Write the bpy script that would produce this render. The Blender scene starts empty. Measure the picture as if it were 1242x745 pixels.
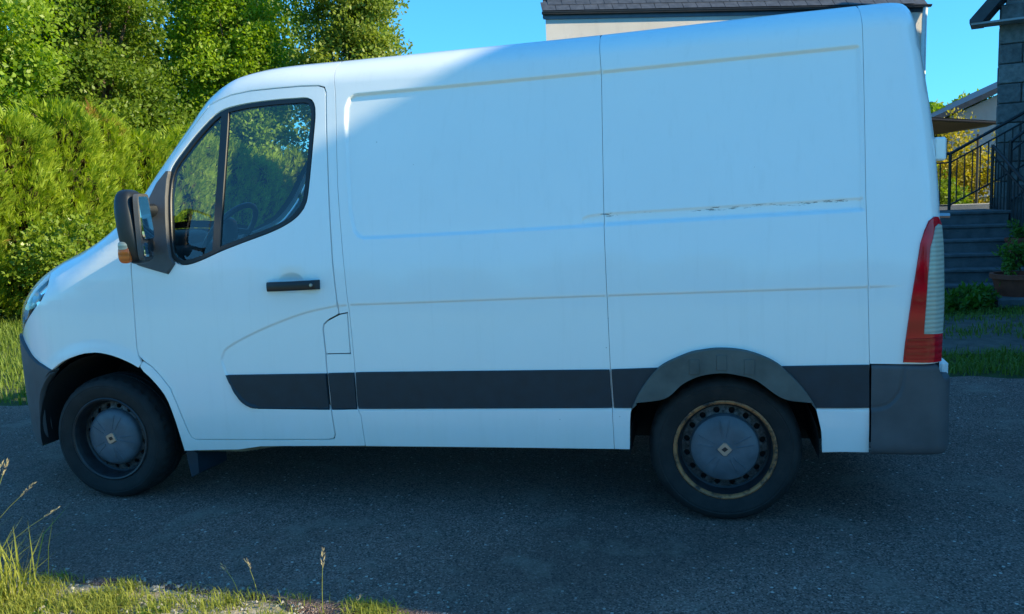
import bpy, bmesh, math, random
import numpy as np
from mathutils import Vector, Matrix
from mathutils.geometry import delaunay_2d_cdt
random.seed(7)
rng = np.random.default_rng(11)
scn = bpy.context.scene
COL = scn.collection

# ---------------------------------------------------------------- camera
def cam_basis(yaw, pitch, roll):
    cy, sy = math.cos(yaw), math.sin(yaw); cp, sp = math.cos(pitch), math.sin(pitch); cr, sr = math.cos(roll), math.sin(roll)
    return (np.array([[cy, -sy, 0], [sy, cy, 0], [0, 0, 1]]) @ np.array([[1, 0, 0], [0, cp, -sp], [0, sp, cp]])
            @ np.array([[cr, 0, sr], [0, 1, 0], [-sr, 0, cr]]))
CB = cam_basis(0.2024, -0.1255, 0.0387)
cam = bpy.data.cameras.new('camera'); cam_o = bpy.data.objects.new('camera', cam); COL.objects.link(cam_o)
cam.sensor_fit = 'HORIZONTAL'; cam.sensor_width = 36.0; cam.lens = 36.0 * 1013.55 / 1242.0
cam.shift_x = -0.01603; cam.shift_y = -0.00215
cam.clip_start = 0.05; cam.clip_end = 2000
m4 = Matrix.Identity(4)
for i in range(3):
    m4[i][0] = CB[i, 0]; m4[i][1] = CB[i, 2]; m4[i][2] = -CB[i, 1]
m4.translation = (3.0901, -3.7743, 1.5175)
cam_o.matrix_world = m4
scn.camera = cam_o

# ---------------------------------------------------------------- sky, sun, exposure
SUN_EL = math.radians(26.4); SUN_AZ = math.radians(-4.0)      # azimuth measured from +X towards +Y
S = Vector((math.cos(SUN_EL) * math.cos(SUN_AZ), math.cos(SUN_EL) * math.sin(SUN_AZ), math.sin(SUN_EL)))
world = bpy.data.worlds.new('World'); scn.world = world; world.use_nodes = True
wn = world.node_tree; wn.nodes.clear()
sky = wn.nodes.new('ShaderNodeTexSky'); sky.sky_type = 'NISHITA'; sky.sun_disc = False
sky.sun_elevation = SUN_EL; sky.sun_rotation = math.atan2(S.x, S.y)
sky.air_density = 1.0; sky.dust_density = 0.3; sky.ozone_density = 2.0
bg = wn.nodes.new('ShaderNodeBackground'); bg.inputs['Strength'].default_value = 0.15
wo = wn.nodes.new('ShaderNodeOutputWorld')
tint = wn.nodes.new('ShaderNodeMix'); tint.data_type = 'RGBA'; tint.blend_type = 'MULTIPLY'; tint.inputs[0].default_value = 1.0
tint.inputs[7].default_value = (0.26, 0.97, 1.60, 1)          # deep clear-evening blue
flat = wn.nodes.new('ShaderNodeGamma'); flat.inputs[1].default_value = 0.65      # milder step from zenith to horizon
wn.links.new(sky.outputs[0], flat.inputs[0]); wn.links.new(flat.outputs[0], tint.inputs[6]); wn.links.new(tint.outputs[2], bg.inputs[0]); wn.links.new(bg.outputs[0], wo.inputs[0])
sun = bpy.data.lights.new('sun', 'SUN'); sun_o = bpy.data.objects.new('sun', sun); COL.objects.link(sun_o)
sun.energy = 4.2; sun.angle = math.radians(0.53); sun.color = (1.0, 0.86, 0.56)
sun_o.rotation_euler = S.to_track_quat('Z', 'Y').to_euler(); sun_o.location = (20, -5, 20)
scn.view_settings.view_transform = 'Standard'; scn.view_settings.look = 'None'
scn.view_settings.exposure = 1.08; scn.view_settings.gamma = 1.0; scn.view_settings.use_curve_mapping = False
scn.cycles.max_bounces = 8; scn.cycles.transparent_max_bounces = 12
# ---------------------------------------------------------------- helpers
def tag(o, label, cat, group=None):
    o['label'] = label; o['category'] = cat
    if group: o['group'] = group
    return o
def kind(o, k):
    o['kind'] = k; return o
def empty(name, loc=(0, 0, 0), parent=None):
    o = bpy.data.objects.new(name, None); COL.objects.link(o)
    o.empty_display_size = .1
    o.location = loc
    if parent is not None: o.parent = parent
    return o
def wloc(o):
    v = Vector((0, 0, 0))
    while o is not None:
        v = v + Vector(o.location); o = o.parent
    return v
def mesh_data(name, V, F, mat, smooth=False, normals=None, angle=None):
    me = bpy.data.meshes.new(name)
    me.from_pydata([tuple(map(float, v)) for v in V], [], [tuple(f) for f in F])
    if mat is not None:
        me.materials.append(mat)
    me.polygons.foreach_set('use_smooth', [bool(smooth)] * len(me.polygons))
    me.update()
    if normals is not None:
        me.normals_split_custom_set_from_vertices([tuple(map(float, n)) for n in normals])
    elif angle is not None and smooth:
        me.set_sharp_from_angle(angle=math.radians(angle))
    return me
def obj(name, V, F, mat, parent=None, smooth=False, normals=None, angle=35):
    """V in world coordinates; the object sits at its parent's origin (or at the middle of its base)"""
    V = np.asarray(V, float).reshape(-1, 3)
    if parent is not None: org = np.array(wloc(parent))
    else: org = np.array([(V[:, 0].min() + V[:, 0].max()) / 2, (V[:, 1].min() + V[:, 1].max()) / 2, V[:, 2].min()])
    me = mesh_data(name, V - org, F, mat, smooth, normals, angle)
    o = bpy.data.objects.new(name, me); COL.objects.link(o)
    if parent is not None: o.parent = parent
    else: o.location = org
    return o
def fast_quads(name, Q, mat, parent=None, smooth=False):
    """Q: (n,4,3) world quads, built straight into a mesh"""
    n = len(Q); V = Q.reshape(-1, 3)
    if parent is not None: org = np.array(wloc(parent))
    else: org = np.array([V[:, 0].mean(), V[:, 1].mean(), V[:, 2].min()])
    me = bpy.data.meshes.new(name)
    me.vertices.add(4*n); me.vertices.foreach_set('co', (V - org).astype(np.float32).ravel())
    me.loops.add(4*n); me.loops.foreach_set('vertex_index', np.arange(4*n, dtype=np.int32))
    me.polygons.add(n); me.polygons.foreach_set('loop_start', np.arange(0, 4*n, 4, dtype=np.int32))
    me.materials.append(mat); me.update(calc_edges=True)
    o = bpy.data.objects.new(name, me); COL.objects.link(o)
    if parent is not None: o.parent = parent
    else: o.location = org
    return o
class MB:
    def __init__(s): s.V = []; s.F = []
    def add(s, V, F):
        n = len(s.V); s.V += [tuple(v) for v in V]; s.F += [tuple(i + n for i in f) for f in F]; return s
    def box(s, c, d, rot=None, bev=0.0):
        c = np.array(c, float); h = np.array(d, float) / 2
        R = np.array(rot) if rot is not None else np.eye(3)
        b = min(bev, h.min() * .9)
        if b <= 0:
            P = np.array([[x, y, z] for x in (-1, 1) for y in (-1, 1) for z in (-1, 1)], float) * h
            F = [(0, 1, 3, 2), (4, 6, 7, 5), (0, 4, 5, 1), (2, 3, 7, 6), (0, 2, 6, 4), (1, 5, 7, 3)]
        else:
            P = []; F = []
            idx = {}
            for sx in (-1, 1):
                for sy in (-1, 1):
                    for sz in (-1, 1):
                        for k in range(3):
                            v = np.array([sx*(h[0]-b), sy*(h[1]-b), sz*(h[2]-b)]); v[k] = (sx, sy, sz)[k] * h[k]
                            idx[sx, sy, sz, k] = len(P); P.append(v)
            for k in range(3):
                a, c2 = (k+1) % 3, (k+2) % 3
                for sg in (-1, 1):
                    q = []
                    for (u, w) in ((-1, -1), (1, -1), (1, 1), (-1, 1)):
                        t = [0, 0, 0]; t[k] = sg; t[a] = u; t[c2] = w; q.append(idx[tuple(t) + (k,)])
                    F.append(q if sg > 0 else q[::-1])
            for k in range(3):                      # edges along axis k
                a, c2 = (k+1) % 3, (k+2) % 3
                for u in (-1, 1):
                    for w in (-1, 1):
                        t0 = [0]*3; t1 = [0]*3; t0[k] = -1; t1[k] = 1
                        for t in (t0, t1): t[a] = u; t[c2] = w
                        q = [idx[tuple(t0)+(a,)], idx[tuple(t1)+(a,)], idx[tuple(t1)+(c2,)], idx[tuple(t0)+(c2,)]]
                        F.append(q if u*w < 0 else q[::-1])
            for sx in (-1, 1):
                for sy in (-1, 1):
                    for sz in (-1, 1):
                        q = [idx[sx, sy, sz, k] for k in range(3)]; F.append(q if sx*sy*sz > 0 else q[::-1])
            P = np.array(P)
        return s.add(P @ R.T + c, F)
    def tube(s, pts, r, n=8, cap=True):
        pts = [np.array(q, float) for q in pts]; rr = r if hasattr(r, '__len__') else [r] * len(pts)
        V = []; F = []; ref = None
        for i, q in enumerate(pts):
            d = pts[min(i+1, len(pts)-1)] - pts[max(i-1, 0)]; d = d / (np.linalg.norm(d) + 1e-12)
            if ref is None:
                ref = np.array([0, 0, 1.0]) if abs(d[2]) < .9 else np.array([1.0, 0, 0])
            u = np.cross(d, ref); u /= np.linalg.norm(u) + 1e-12; w = np.cross(u, d); ref = w
            for k in range(n):
                a = 2*math.pi*k/n; V.append(q + rr[i]*(math.cos(a)*u + math.sin(a)*w))
        for i in range(len(pts)-1):
            for k in range(n):
                F.append((i*n+k, i*n+(k+1) % n, (i+1)*n+(k+1) % n, (i+1)*n+k))
        if cap:
            F.append(tuple(range(n))[::-1]); F.append(tuple((len(pts)-1)*n + k for k in range(n)))
        return s.add(V, F)
    def lathe(s, prof, c, n=48, axis='y', closed=False, mod=None):
        """prof: list of (radius, offset along axis)"""
        c = np.array(c, float); V = []; F = []; m = len(prof)
        for k in range(n):
            a = 2*math.pi*k/n
            for j, (r, o) in enumerate(prof):
                if mod is not None: r = r + mod(k, j)
                if axis == 'y': V.append(c + np.array([r*math.cos(a), o, r*math.sin(a)]))
                else: V.append(c + np.array([r*math.cos(a), r*math.sin(a), o]))
        for k in range(n):
            k2 = (k+1) % n
            for j in range(m if closed else m-1):
                j2 = (j+1) % m
                F.append((k*m+j, k2*m+j, k2*m+j2, k*m+j2))
        return s.add(V, F)
    def prism(s, poly, fn0, fn1):
        n = len(poly)
        V = [fn0(*q) for q in poly] + [fn1(*q) for q in poly]
        F = [tuple(range(n)), tuple(range(n, 2*n))[::-1]] + [(i, n+i, n+(i+1) % n, (i+1) % n) for i in range(n)]
        return s.add(V, F)
    def build(s, name, mat, parent=None, smooth=False, angle=35):
        return obj(name, s.V, s.F, mat, parent, smooth, None, angle)
def rot_z(a): c, s = math.cos(a), math.sin(a); return np.array([[c, -s, 0], [s, c, 0], [0, 0, 1.0]])
def rot_y(a): c, s = math.cos(a), math.sin(a); return np.array([[c, 0, s], [0, 1.0, 0], [-s, 0, c]])
def rot_x(a): c, s = math.cos(a), math.sin(a); return np.array([[1.0, 0, 0], [0, c, -s], [0, s, c]])
def share(src, name, loc=None, parent=None, rot=None, scale=None):
    o = bpy.data.objects.new(name, src.data); COL.objects.link(o)
    if parent is not None: o.parent = parent
    if loc is not None: o.location = loc
    if rot is not None: o.rotation_euler = rot
    if scale is not None: o.scale = scale
    return o

# ---------------------------------------------------------------- materials
def nmat(name):
    m = bpy.data.materials.new(name); m.use_nodes = True
    nt = m.node_tree; bs = nt.nodes['Principled BSDF']; return m, nt, bs
def N(nt, t, **kw):
    n = nt.nodes.new(t)
    for k, v in kw.items():
        if k in n.inputs: n.inputs[k].default_value = v
        else: setattr(n, k, v)
    return n
def L(nt, a, b): nt.links.new(a, b)
def ramp(nt, src, stops):
    r = nt.nodes.new('ShaderNodeValToRGB'); e = r.color_ramp.elements
    while len(e) < len(stops): e.new(.5)
    for i, (p, c) in enumerate(stops):
        e[i].position = p; e[i].color = (c[0], c[1], c[2], 1)
    L(nt, src, r.inputs[0]); return r
def mapr(nt, src, a, b, c=0.0, d=1.0):
    r = nt.nodes.new('ShaderNodeMapRange'); r.inputs[1].default_value = a; r.inputs[2].default_value = b
    r.inputs[3].default_value = c; r.inputs[4].default_value = d; L(nt, src, r.inputs[0]); return r.outputs[0]
def math_n(nt, op, a, b=None):
    r = nt.nodes.new('ShaderNodeMath'); r.operation = op
    for i, q in enumerate((a, b)):
        if q is None: continue
        if isinstance(q, (int, float)): r.inputs[i].default_value = q
        else: L(nt, q, r.inputs[i])
    return r.outputs[0]
def mixc(nt, f, a, b):
    r = nt.nodes.new('ShaderNodeMix'); r.data_type = 'RGBA'
    if isinstance(f, (int, float)): r.inputs[0].default_value = f
    else: L(nt, f, r.inputs[0])
    for q, i in ((a, 6), (b, 7)):
        if isinstance(q, tuple): r.inputs[i].default_value = (q[0], q[1], q[2], 1)
        else: L(nt, q, r.inputs[i])
    return r.outputs[2]
def noise(nt, scale, detail=4, rough=.55, coord=None, vec_scale=None):
    n = nt.nodes.new('ShaderNodeTexNoise'); n.inputs['Scale'].default_value = scale
    n.inputs['Detail'].default_value = detail; n.inputs['Roughness'].default_value = rough
    if coord is None:
        coord = world_pos(nt)
    if vec_scale is not None:
        mp = nt.nodes.new('ShaderNodeMapping'); mp.inputs['Scale'].default_value = vec_scale; L(nt, coord, mp.inputs[0]); coord = mp.outputs[0]
    L(nt, coord, n.inputs['Vector']); return n
def world_pos(nt):
    g = nt.nodes.get('geo_pos')
    if g is None:
        g = nt.nodes.new('ShaderNodeNewGeometry'); g.name = 'geo_pos'
    return g.outputs['Position']
def bump(nt, src, bs, dist=.01, strength=1.0):
    b = nt.nodes.new('ShaderNodeBump'); b.inputs['Distance'].default_value = dist; b.inputs['Strength'].default_value = strength
    L(nt, src, b.inputs['Height']); L(nt, b.outputs[0], bs.inputs['Normal']); return b
def simple(name, col, rough=.5, metal=0.0, var=.12, vs=6.0, coat=0.0, spec=.5, bmp=0.0, bs_scale=80):
    m, nt, bs = nmat(name)
    n = noise(nt, vs, 5)
    c = tuple(q*(1-var) for q in col); d = tuple(min(1, q*(1+var)) for q in col)
    L(nt, ramp(nt, n.outputs[0], [(.3, c), (.7, d)]).outputs[0], bs.inputs['Base Color'])
    bs.inputs['Roughness'].default_value = rough; bs.inputs['Metallic'].default_value = metal
    bs.inputs['Coat Weight'].default_value = coat; bs.inputs['Specular IOR Level'].default_value = spec
    if bmp:
        n2 = noise(nt, bs_scale, 3); bump(nt, n2.outputs[0], bs, bmp)
    return m
def glass_mat(name, tint, rough=0.0, refl=1.0):
    m = bpy.data.materials.new(name); m.use_nodes = True; nt = m.node_tree; nt.nodes.clear()
    out = N(nt, 'ShaderNodeOutputMaterial'); tr = N(nt, 'ShaderNodeBsdfTransparent'); gl = N(nt, 'ShaderNodeBsdfGlossy')
    tr.inputs[0].default_value = (*tint, 1); gl.inputs['Roughness'].default_value = rough
    gl.inputs[0].default_value = (refl, refl, refl, 1)
    g = N(nt, 'ShaderNodeNewGeometry'); dt = N(nt, 'ShaderNodeVectorMath'); dt.operation = 'DOT_PRODUCT'
    L(nt, g.outputs['Normal'], dt.inputs[0]); L(nt, g.outputs['Incoming'], dt.inputs[1])
    c = math_n(nt, 'ABSOLUTE', dt.outputs['Value']); f2 = math_n(nt, 'POWER', math_n(nt, 'SUBTRACT', 1.0, c), 5.0)
    f2 = math_n(nt, 'ADD', math_n(nt, 'MULTIPLY', f2, .93), .07); mx = N(nt, 'ShaderNodeMixShader')
    L(nt, f2, mx.inputs[0]); L(nt, tr.outputs[0], mx.inputs[1]); L(nt, gl.outputs[0], mx.inputs[2]); L(nt, mx.outputs[0], out.inputs[0])
    return m
def leaf_mat(name, c0, c1, trans=.35, rough=.45, tcol=None, big=.5, dead=None):
    """leaf colour varies leaf by leaf and with slow patches"""
    m = bpy.data.materials.new(name); m.use_nodes = True; nt = m.node_tree; bs = nt.nodes['Principled BSDF']; out = nt.nodes['Material Output']
    g = N(nt, 'ShaderNodeNewGeometry'); g.name = 'geo_pos'
    n = noise(nt, big, 3)
    f = math_n(nt, 'ADD', math_n(nt, 'MULTIPLY', g.outputs['Random Per Island'], .6), mapr(nt, n.outputs[0], .35, .65, 0, .4))
    col = mixc(nt, f, c0, c1)
    if dead is not None:                     # browned-out patches
        nd = noise(nt, 1.1, 4, .6); col = mixc(nt, math_n(nt, 'MULTIPLY', mapr(nt, nd.outputs[0], .60, .68), mapr(nt, g.outputs['Random Per Island'], .2, .5)), col, dead)
    L(nt, col, bs.inputs['Base Color']); bs.inputs['Roughness'].default_value = rough
    bs.inputs['Specular IOR Level'].default_value = .35
    t = N(nt, 'ShaderNodeBsdfTranslucent'); mx = N(nt, 'ShaderNodeMixShader'); mx.inputs[0].default_value = trans
    hs = N(nt, 'ShaderNodeHueSaturation'); hs.inputs['Value'].default_value = 1.5; hs.inputs['Saturation'].default_value = 1.1
    L(nt, col, hs.inputs['Color']); L(nt, hs.outputs[0], t.inputs[0])
    L(nt, bs.outputs[0], mx.inputs[1]); L(nt, t.outputs[0], mx.inputs[2]); L(nt, mx.outputs[0], out.inputs[0])
    return m

def paint_mat():
    m, nt, bs = nmat('white_van_paint')
    pos = world_pos(nt)
    sx = N(nt, 'ShaderNodeSeparateXYZ'); L(nt, pos, sx.inputs[0])
    X, Y, Z = sx.outputs
    n1 = noise(nt, 1.3, 5, .6); n2 = noise(nt, 9, 5, .65, vec_scale=(1, 1, .35))
    # road film thrown up over the lower flank
    low = mapr(nt, Z, .70, .28)
    film = math_n(nt, 'MULTIPLY', math_n(nt, 'POWER', low, 1.4), mapr(nt, math_n(nt, 'ADD', n1.outputs[0], n2.outputs[0]), .7, 1.25, .35, 1.0))
    film = math_n(nt, 'MULTIPLY', film, .36)
    base = mixc(nt, mapr(nt, n1.outputs[0], .3, .7), (.82, .83, .83), (.86, .865, .865))
    base = mixc(nt, film, base, (.56, .52, .34))
    # faint rain streaks
    n3 = noise(nt, 26, 4, .6, vec_scale=(1, 1, .06))
    st = math_n(nt, 'MULTIPLY', mapr(nt, n3.outputs[0], .55, .75), .07)
    base = mixc(nt, st, base, (.42, .42, .38))
    # scrapes along the rub slot
    n4 = noise(nt, 26, 6, .8, vec_scale=(.30, 1, 2.0))
    zz = math_n(nt, 'SUBTRACT', Z, math_n(nt, 'MULTIPLY', X, .0245))     # slot rises to the rear
    band = math_n(nt, 'MULTIPLY', mapr(nt, zz, 1.356, 1.361), mapr(nt, zz, 1.377, 1.373))
    rngx = math_n(nt, 'MULTIPLY', mapr(nt, X, 2.63, 2.67), mapr(nt, X, 3.80, 3.70))
    sideonly = mapr(nt, Y, .3, .2)
    dens = mapr(nt, X, 2.7, 3.8, .56, .60)
    sc = math_n(nt, 'GREATER_THAN', n4.outputs[0], dens)
    sc = math_n(nt, 'MULTIPLY', math_n(nt, 'MULTIPLY', math_n(nt, 'MULTIPLY', sc, band), rngx), sideonly)
    base = mixc(nt, math_n(nt, 'MULTIPLY', sc, .75), base, (.07, .06, .055))
    # stone chips
    v = N(nt, 'ShaderNodeTexVoronoi'); v.inputs['Scale'].default_value = 6.5; L(nt, pos, v.inputs['Vector'])
    chip = math_n(nt, 'LESS_THAN', v.outputs['Distance'], .018)
    base = mixc(nt, math_n(nt, 'MULTIPLY', chip, .5), base, (.12, .10, .09))
    L(nt, base, bs.inputs['Base Color'])
    L(nt, math_n(nt, 'ADD', mapr(nt, n2.outputs[0], .3, .7, .32, .42), math_n(nt, 'MULTIPLY', film, .5)), bs.inputs['Roughness'])
    L(nt, mapr(nt, film, .0, .45, .8, .15), bs.inputs['Coat Weight']); bs.inputs['Coat Roughness'].default_value = .06
    n5 = noise(nt, 1.7, 3, .45, vec_scale=(.8, 1, 1.4)); bump(nt, n5.outputs[0], bs, .012, .5)
    return m
M = {}
M['paint'] = paint_mat()
M['trim'] = simple('black_trim', (.010, .013, .017), .42, var=.15)
M['mould'] = simple('dark_moulding', (.006, .021, .034), .5, var=.18, vs=14, bmp=.0005, bs_scale=400)
M['bumper'] = simple('grey_bumper_plastic', (.072, .074, .080), .62, var=.22, vs=5, bmp=.0008, bs_scale=350)
M['archp'] = simple('faded_arch_plastic', (.085, .092, .085), .66, var=.3, vs=7, bmp=.0008, bs_scale=350)
M['rubber'] = simple('rubber_seal', (.008, .008, .009), .7)
M['dark'] = simple('dark_underbody', (.010, .010, .011), .85, var=.4)
M['glass'] = glass_mat('door_glass', (.88, .95, .91))
M['screen'] = glass_mat('windscreen_glass', (.90, .96, .93))
M['mirror'] = simple('mirror_silver', (.85, .88, .9), .02, metal=1.0, var=.02)
M['cabin'] = simple('cabin_plastic', (.022, .024, .027), .6, var=.2)
M['fabric'] = simple('seat_fabric', (.035, .038, .044), .9, var=.25, vs=20)
M['liner'] = simple('headliner', (.10, .105, .11), .9)
M['sillrust'] = simple('sill_underseal', (.16, .13, .08), .8, var=.45, vs=9)
# ---- van body surface (metres): x to the rear, y inward from the near flank, z up; front axle x=0 ----
def mono(xs, ys):
    xs = np.array(xs, float); ys = np.array(ys, float)
    h = np.diff(xs); d = np.diff(ys) / h; m = np.zeros(len(xs))
    m[0] = d[0]; m[-1] = d[-1]
    for i in range(1, len(xs) - 1):
        if d[i-1] * d[i] > 0:
            w1 = 2*h[i] + h[i-1]; w2 = h[i] + 2*h[i-1]
            m[i] = (w1 + w2) / (w1 / d[i-1] + w2 / d[i])
    def f(x):
        x = np.clip(np.asarray(x, float), xs[0], xs[-1])
        i = np.clip(np.searchsorted(xs, x) - 1, 0, len(xs) - 2)
        t = (x - xs[i]) / h[i]; t2 = t*t; t3 = t2*t
        return (2*t3-3*t2+1)*ys[i] + (t3-2*t2+t)*h[i]*m[i] + (3*t2-2*t3)*ys[i+1] + (t3-t2)*h[i]*m[i+1]
    return f
HW = 1.035
XN = -0.842
tum = mono([0.2, 0.35, 0.5, 0.75, 1.0, 1.2, 1.4, 1.7, 2.0, 2.15, 2.4], [0.040, 0.016, 0.004, 0, 0.004, 0.014, 0.036, 0.082, 0.136, 0.165, 0.215])
zt = mono([-.842, -.80, -.70, -.55, -.3, -.12, .05, .2, .35, .5, .65, .8, 1.0, 1.3, 1.7, 2.6, 3.6, 4.0, 4.2],
          [.95, 1.03, 1.14, 1.23, 1.345, 1.42, 1.56, 1.72, 1.88, 2.03, 2.15, 2.22, 2.27, 2.295, 2.31, 2.335, 2.365, 2.37, 2.35])
ze = mono([-.842, -.80, -.70, -.55, -.3, -.12, .05, .2, .35, .5, .65, .8, 1.0, 1.3, 1.7, 2.6, 3.6, 4.0, 4.2],
          [.90, .98, 1.08, 1.17, 1.285, 1.355, 1.435, 1.565, 1.765, 1.955, 2.125, 2.205, 2.238, 2.254, 2.264, 2.285, 2.322, 2.332, 2.31])
ry = mono([-.842, -.5, -.2, .1, .6, 1.0, 1.4, 4.2], [.10, .20, .20, .10, .09, .14, .20, .20])
rz = mono([-.842, -.5, -.2, .1, .6, 1.0, 1.4, 4.2], [.12, .22, .22, .14, .10, .12, .14, .14])
xrear = mono([.2, 1.0, 1.4, 1.67, 1.955, 2.136, 2.3, 2.42], [4.12, 4.12, 4.113, 4.10, 4.07, 4.045, 4.02, 3.99])
def sstep(a, b, x):
    t = np.clip((np.asarray(x, float) - a) / (b - a), 0, 1); return t*t*(3-2*t)
def plan(x):
    s = np.clip((-.08 - np.asarray(x, float)) / .762, 0, .9999)
    return HW * (1 - (1 - s**2.3)**(1/2.9))
def base_y(x, z):
    x = np.asarray(x, float); z = np.asarray(z, float)
    y = tum(z) + plan(x) + .07 * sstep(1.15, 2.0, z) * sstep(1.3, .0, x)
    r = .10
    q = np.clip((x - (xrear(z) - r)) / r, 0, .999)
    return y + r * (1 - np.sqrt(1 - q*q))
def arc_y(x, z):
    a = rz(x); q = np.clip((np.asarray(z, float) - (ze(x) - a)) / a, 0, .97)
    return ry(x) * (1 - np.sqrt(1 - q*q))
SA = np.sin(math.radians(64.0))
def zcut(x):
    return ze(x) - rz(x) * (1 - SA)
def y_plain(x, z):
    return np.minimum(base_y(x, z) + arc_y(x, z), HW)
def top_pts(x, nphi=6, ntop=12):
    """points of the upper shoulder and half roof at station x, from the flank's cut to the centre line"""
    e = float(ze(x)); a = float(rz(x)); w = float(ry(x)); t = float(zt(x)); zs = e - a
    out = []
    f0 = math.asin(SA)
    for k in range(nphi + 1):
        f = f0 + (math.pi / 2 - f0) * k / nphi
        z = zs + a * math.sin(f); y = float(base_y(x, z)) + w * (1 - math.cos(f))
        out.append((min(y, HW - .002), z))
    ye = out[-1][0]
    for k in range(1, ntop + 1):
        q = k / ntop
        out.append((ye + (HW - ye) * q, e + (t - e) * (1 - (1 - q)**2) * (q / (q + .08)) * 1.08))
    return out
# ---------------------------------------------------------------- van: surface parameter s (arc length in plan) and z
_xt = XN + .0008 + (np.linspace(0, 1, 1500)**2) * (.2 - XN - .0008)
_yt = plan(_xt)
_st = np.concatenate([[0], np.cumsum(np.hypot(np.diff(_xt), np.diff(_yt)))]); _st = _st - _st[-1] + .2
def x_of_s(s): s = np.asarray(s, float); return np.where(s >= .2, s, np.interp(s, _st, _xt))
def s_of_x(x): x = np.asarray(x, float); return np.where(x >= .2, x, np.interp(x, _xt, _st))
S_MIN = float(_st[0])
def resample(poly, step, closed=True):
    poly = [np.array(q, float) for q in poly]; out = []
    n = len(poly)
    for i in range(n if closed else n - 1):
        a = poly[i]; b = poly[(i+1) % n]; k = max(1, int(math.ceil(np.linalg.norm(b - a) / step)))
        for j in range(k): out.append(a + (b - a) * j / k)
    if not closed: out.append(poly[-1])
    return np.array(out)
def smooth_open(pts, step=.02):
    """Catmull-Rom through points"""
    P = [np.array(q, float) for q in pts]; P = [2*P[0]-P[1]] + P + [2*P[-1]-P[-2]]; out = []
    for i in range(1, len(P)-2):
        a, b, c, d = P[i-1:i+3]; k = max(1, int(np.linalg.norm(c-b)/step))
        for j in range(k):
            t = j/k; out.append(.5*((2*b)+(-a+c)*t+(2*a-5*b+4*c-d)*t*t+(-a+3*b-3*c+d)*t**3))
    out.append(P[-2]); return [tuple(q) for q in out]
def area2(P): return float(np.sum(P[:, 0]*np.roll(P[:, 1], -1) - np.roll(P[:, 0], -1)*P[:, 1]))
def ccw(P): P = np.asarray(P, float); return P if area2(P) > 0 else P[::-1]
def inset_poly(P, g):
    P = ccw(P); a = np.roll(P, 1, 0); b = np.roll(P, -1, 0)
    e1 = P - a; e2 = b - P
    e1 /= np.linalg.norm(e1, axis=1)[:, None] + 1e-12; e2 /= np.linalg.norm(e2, axis=1)[:, None] + 1e-12
    n1 = np.stack([-e1[:, 1], e1[:, 0]], 1); n2 = np.stack([-e2[:, 1], e2[:, 0]], 1)
    m = n1 + n2; d = np.clip(1 + (n1*n2).sum(1), .35, 2)
    return P + m / d[:, None] * g
def seg_dist(Q, poly, closed=True):
    Q = np.asarray(Q, float); P = np.asarray(poly, float); A = P if closed else P[:-1]; B = np.roll(P, -1, 0) if closed else P[1:]
    best = np.full(len(Q), 9e9)
    for a, b in zip(A, B):
        ab = b - a; t = np.clip(((Q - a) @ ab) / (ab @ ab + 1e-15), 0, 1)
        best = np.minimum(best, np.hypot(Q[:, 0]-a[0]-t*ab[0], Q[:, 1]-a[1]-t*ab[1]))
    return best
def in_poly(Q, poly):
    Q = np.asarray(Q, float); P = np.asarray(poly, float); r = np.zeros(len(Q), bool)
    x0, y0 = P[-1]
    for x1, y1 in P:
        c = (y1 > Q[:, 1]) != (y0 > Q[:, 1])
        with np.errstate(divide='ignore', invalid='ignore'):
            xi = (x0 - x1) * (Q[:, 1] - y1) / (y0 - y1) + x1
        r ^= c & (Q[:, 0] < xi); x0, y0 = x1, y1
    return r
def sdist(Q, poly):
    d = seg_dist(Q, poly); return np.where(in_poly(Q, poly), d, -d)

# ---- traced feature lines of the flank (x, z)
DOOR = [(.662,2.059),(.712,2.078),(.787,2.1),(.899,2.113),(1.043,2.116),(1.181,2.117),(1.272,2.113),(1.304,2.103),(1.314,2.076),(1.319,1.895),(1.326,1.738),(1.333,1.562),(1.349,1.243),(1.367,.998),(1.347,.986),(1.305,.966),(1.283,.946),(1.278,.921),(1.284,.798),(1.285,.704),(1.287,.558),(1.296,.504),(1.303,.39),(1.293,.365),(1.261,.360),(.815,.349),(.523,.344),(.499,.356),(.484,.392),(.468,.45),(.442,.534),(.412,.619),(.367,.68),(.321,.731),(.269,.766),(.246,.791),(.239,.825),(.239,.864),(.241,1.012),(.24,1.149),(.236,1.278),(.236,1.394),(.258,1.52),(.31,1.645),(.40,1.765),(.54,1.925)]
WINDOW = [(1.215,2.052),(1.135,2.055),(1.042,2.055),(.898,2.049),(.807,2.039),(.751,2.028),(.705,2.008),(.659,1.975),(.585,1.908),(.531,1.85),(.468,1.775),(.445,1.732),(.432,1.68),(.430,1.597),(.437,1.505),(.45,1.377),(.465,1.305),(.503,1.266),(.557,1.259),(.632,1.277),(.751,1.322),(.854,1.356),(1.03,1.411),(1.128,1.455),(1.18,1.496),(1.211,1.547),(1.227,1.648),(1.247,1.858),(1.255,1.97),(1.247,2.025)]
def closed_smooth(pts, step=.02):
    n = len(pts); P = [np.array(q, float) for q in pts]; out = []
    for i in range(n):
        a, b, c, d = P[i-1], P[i], P[(i+1) % n], P[(i+2) % n]; k = max(1, int(np.linalg.norm(c-b)/step))
        for j in range(k):
            t = j/k; out.append(tuple(.5*((2*b)+(-a+c)*t+(2*a-5*b+4*c-d)*t*t+(-a+3*b-3*c+d)*t**3)))
    return out
WINDOW = closed_smooth(WINDOW)
FLAP = [(1.369,.996),(1.410,1.003),(1.414,.8),(1.284,.798),(1.278,.921),(1.283,.946),(1.305,.966),(1.347,.986)]
SEAM1 = [(1.345,2.228),(1.364,2.061),(1.37,1.892),(1.378,1.624),(1.406,1.242),(1.420,1.034),(1.429,.839),(1.433,.72),(1.434,.522),(1.45,.491),(1.457,.33)]
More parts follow.
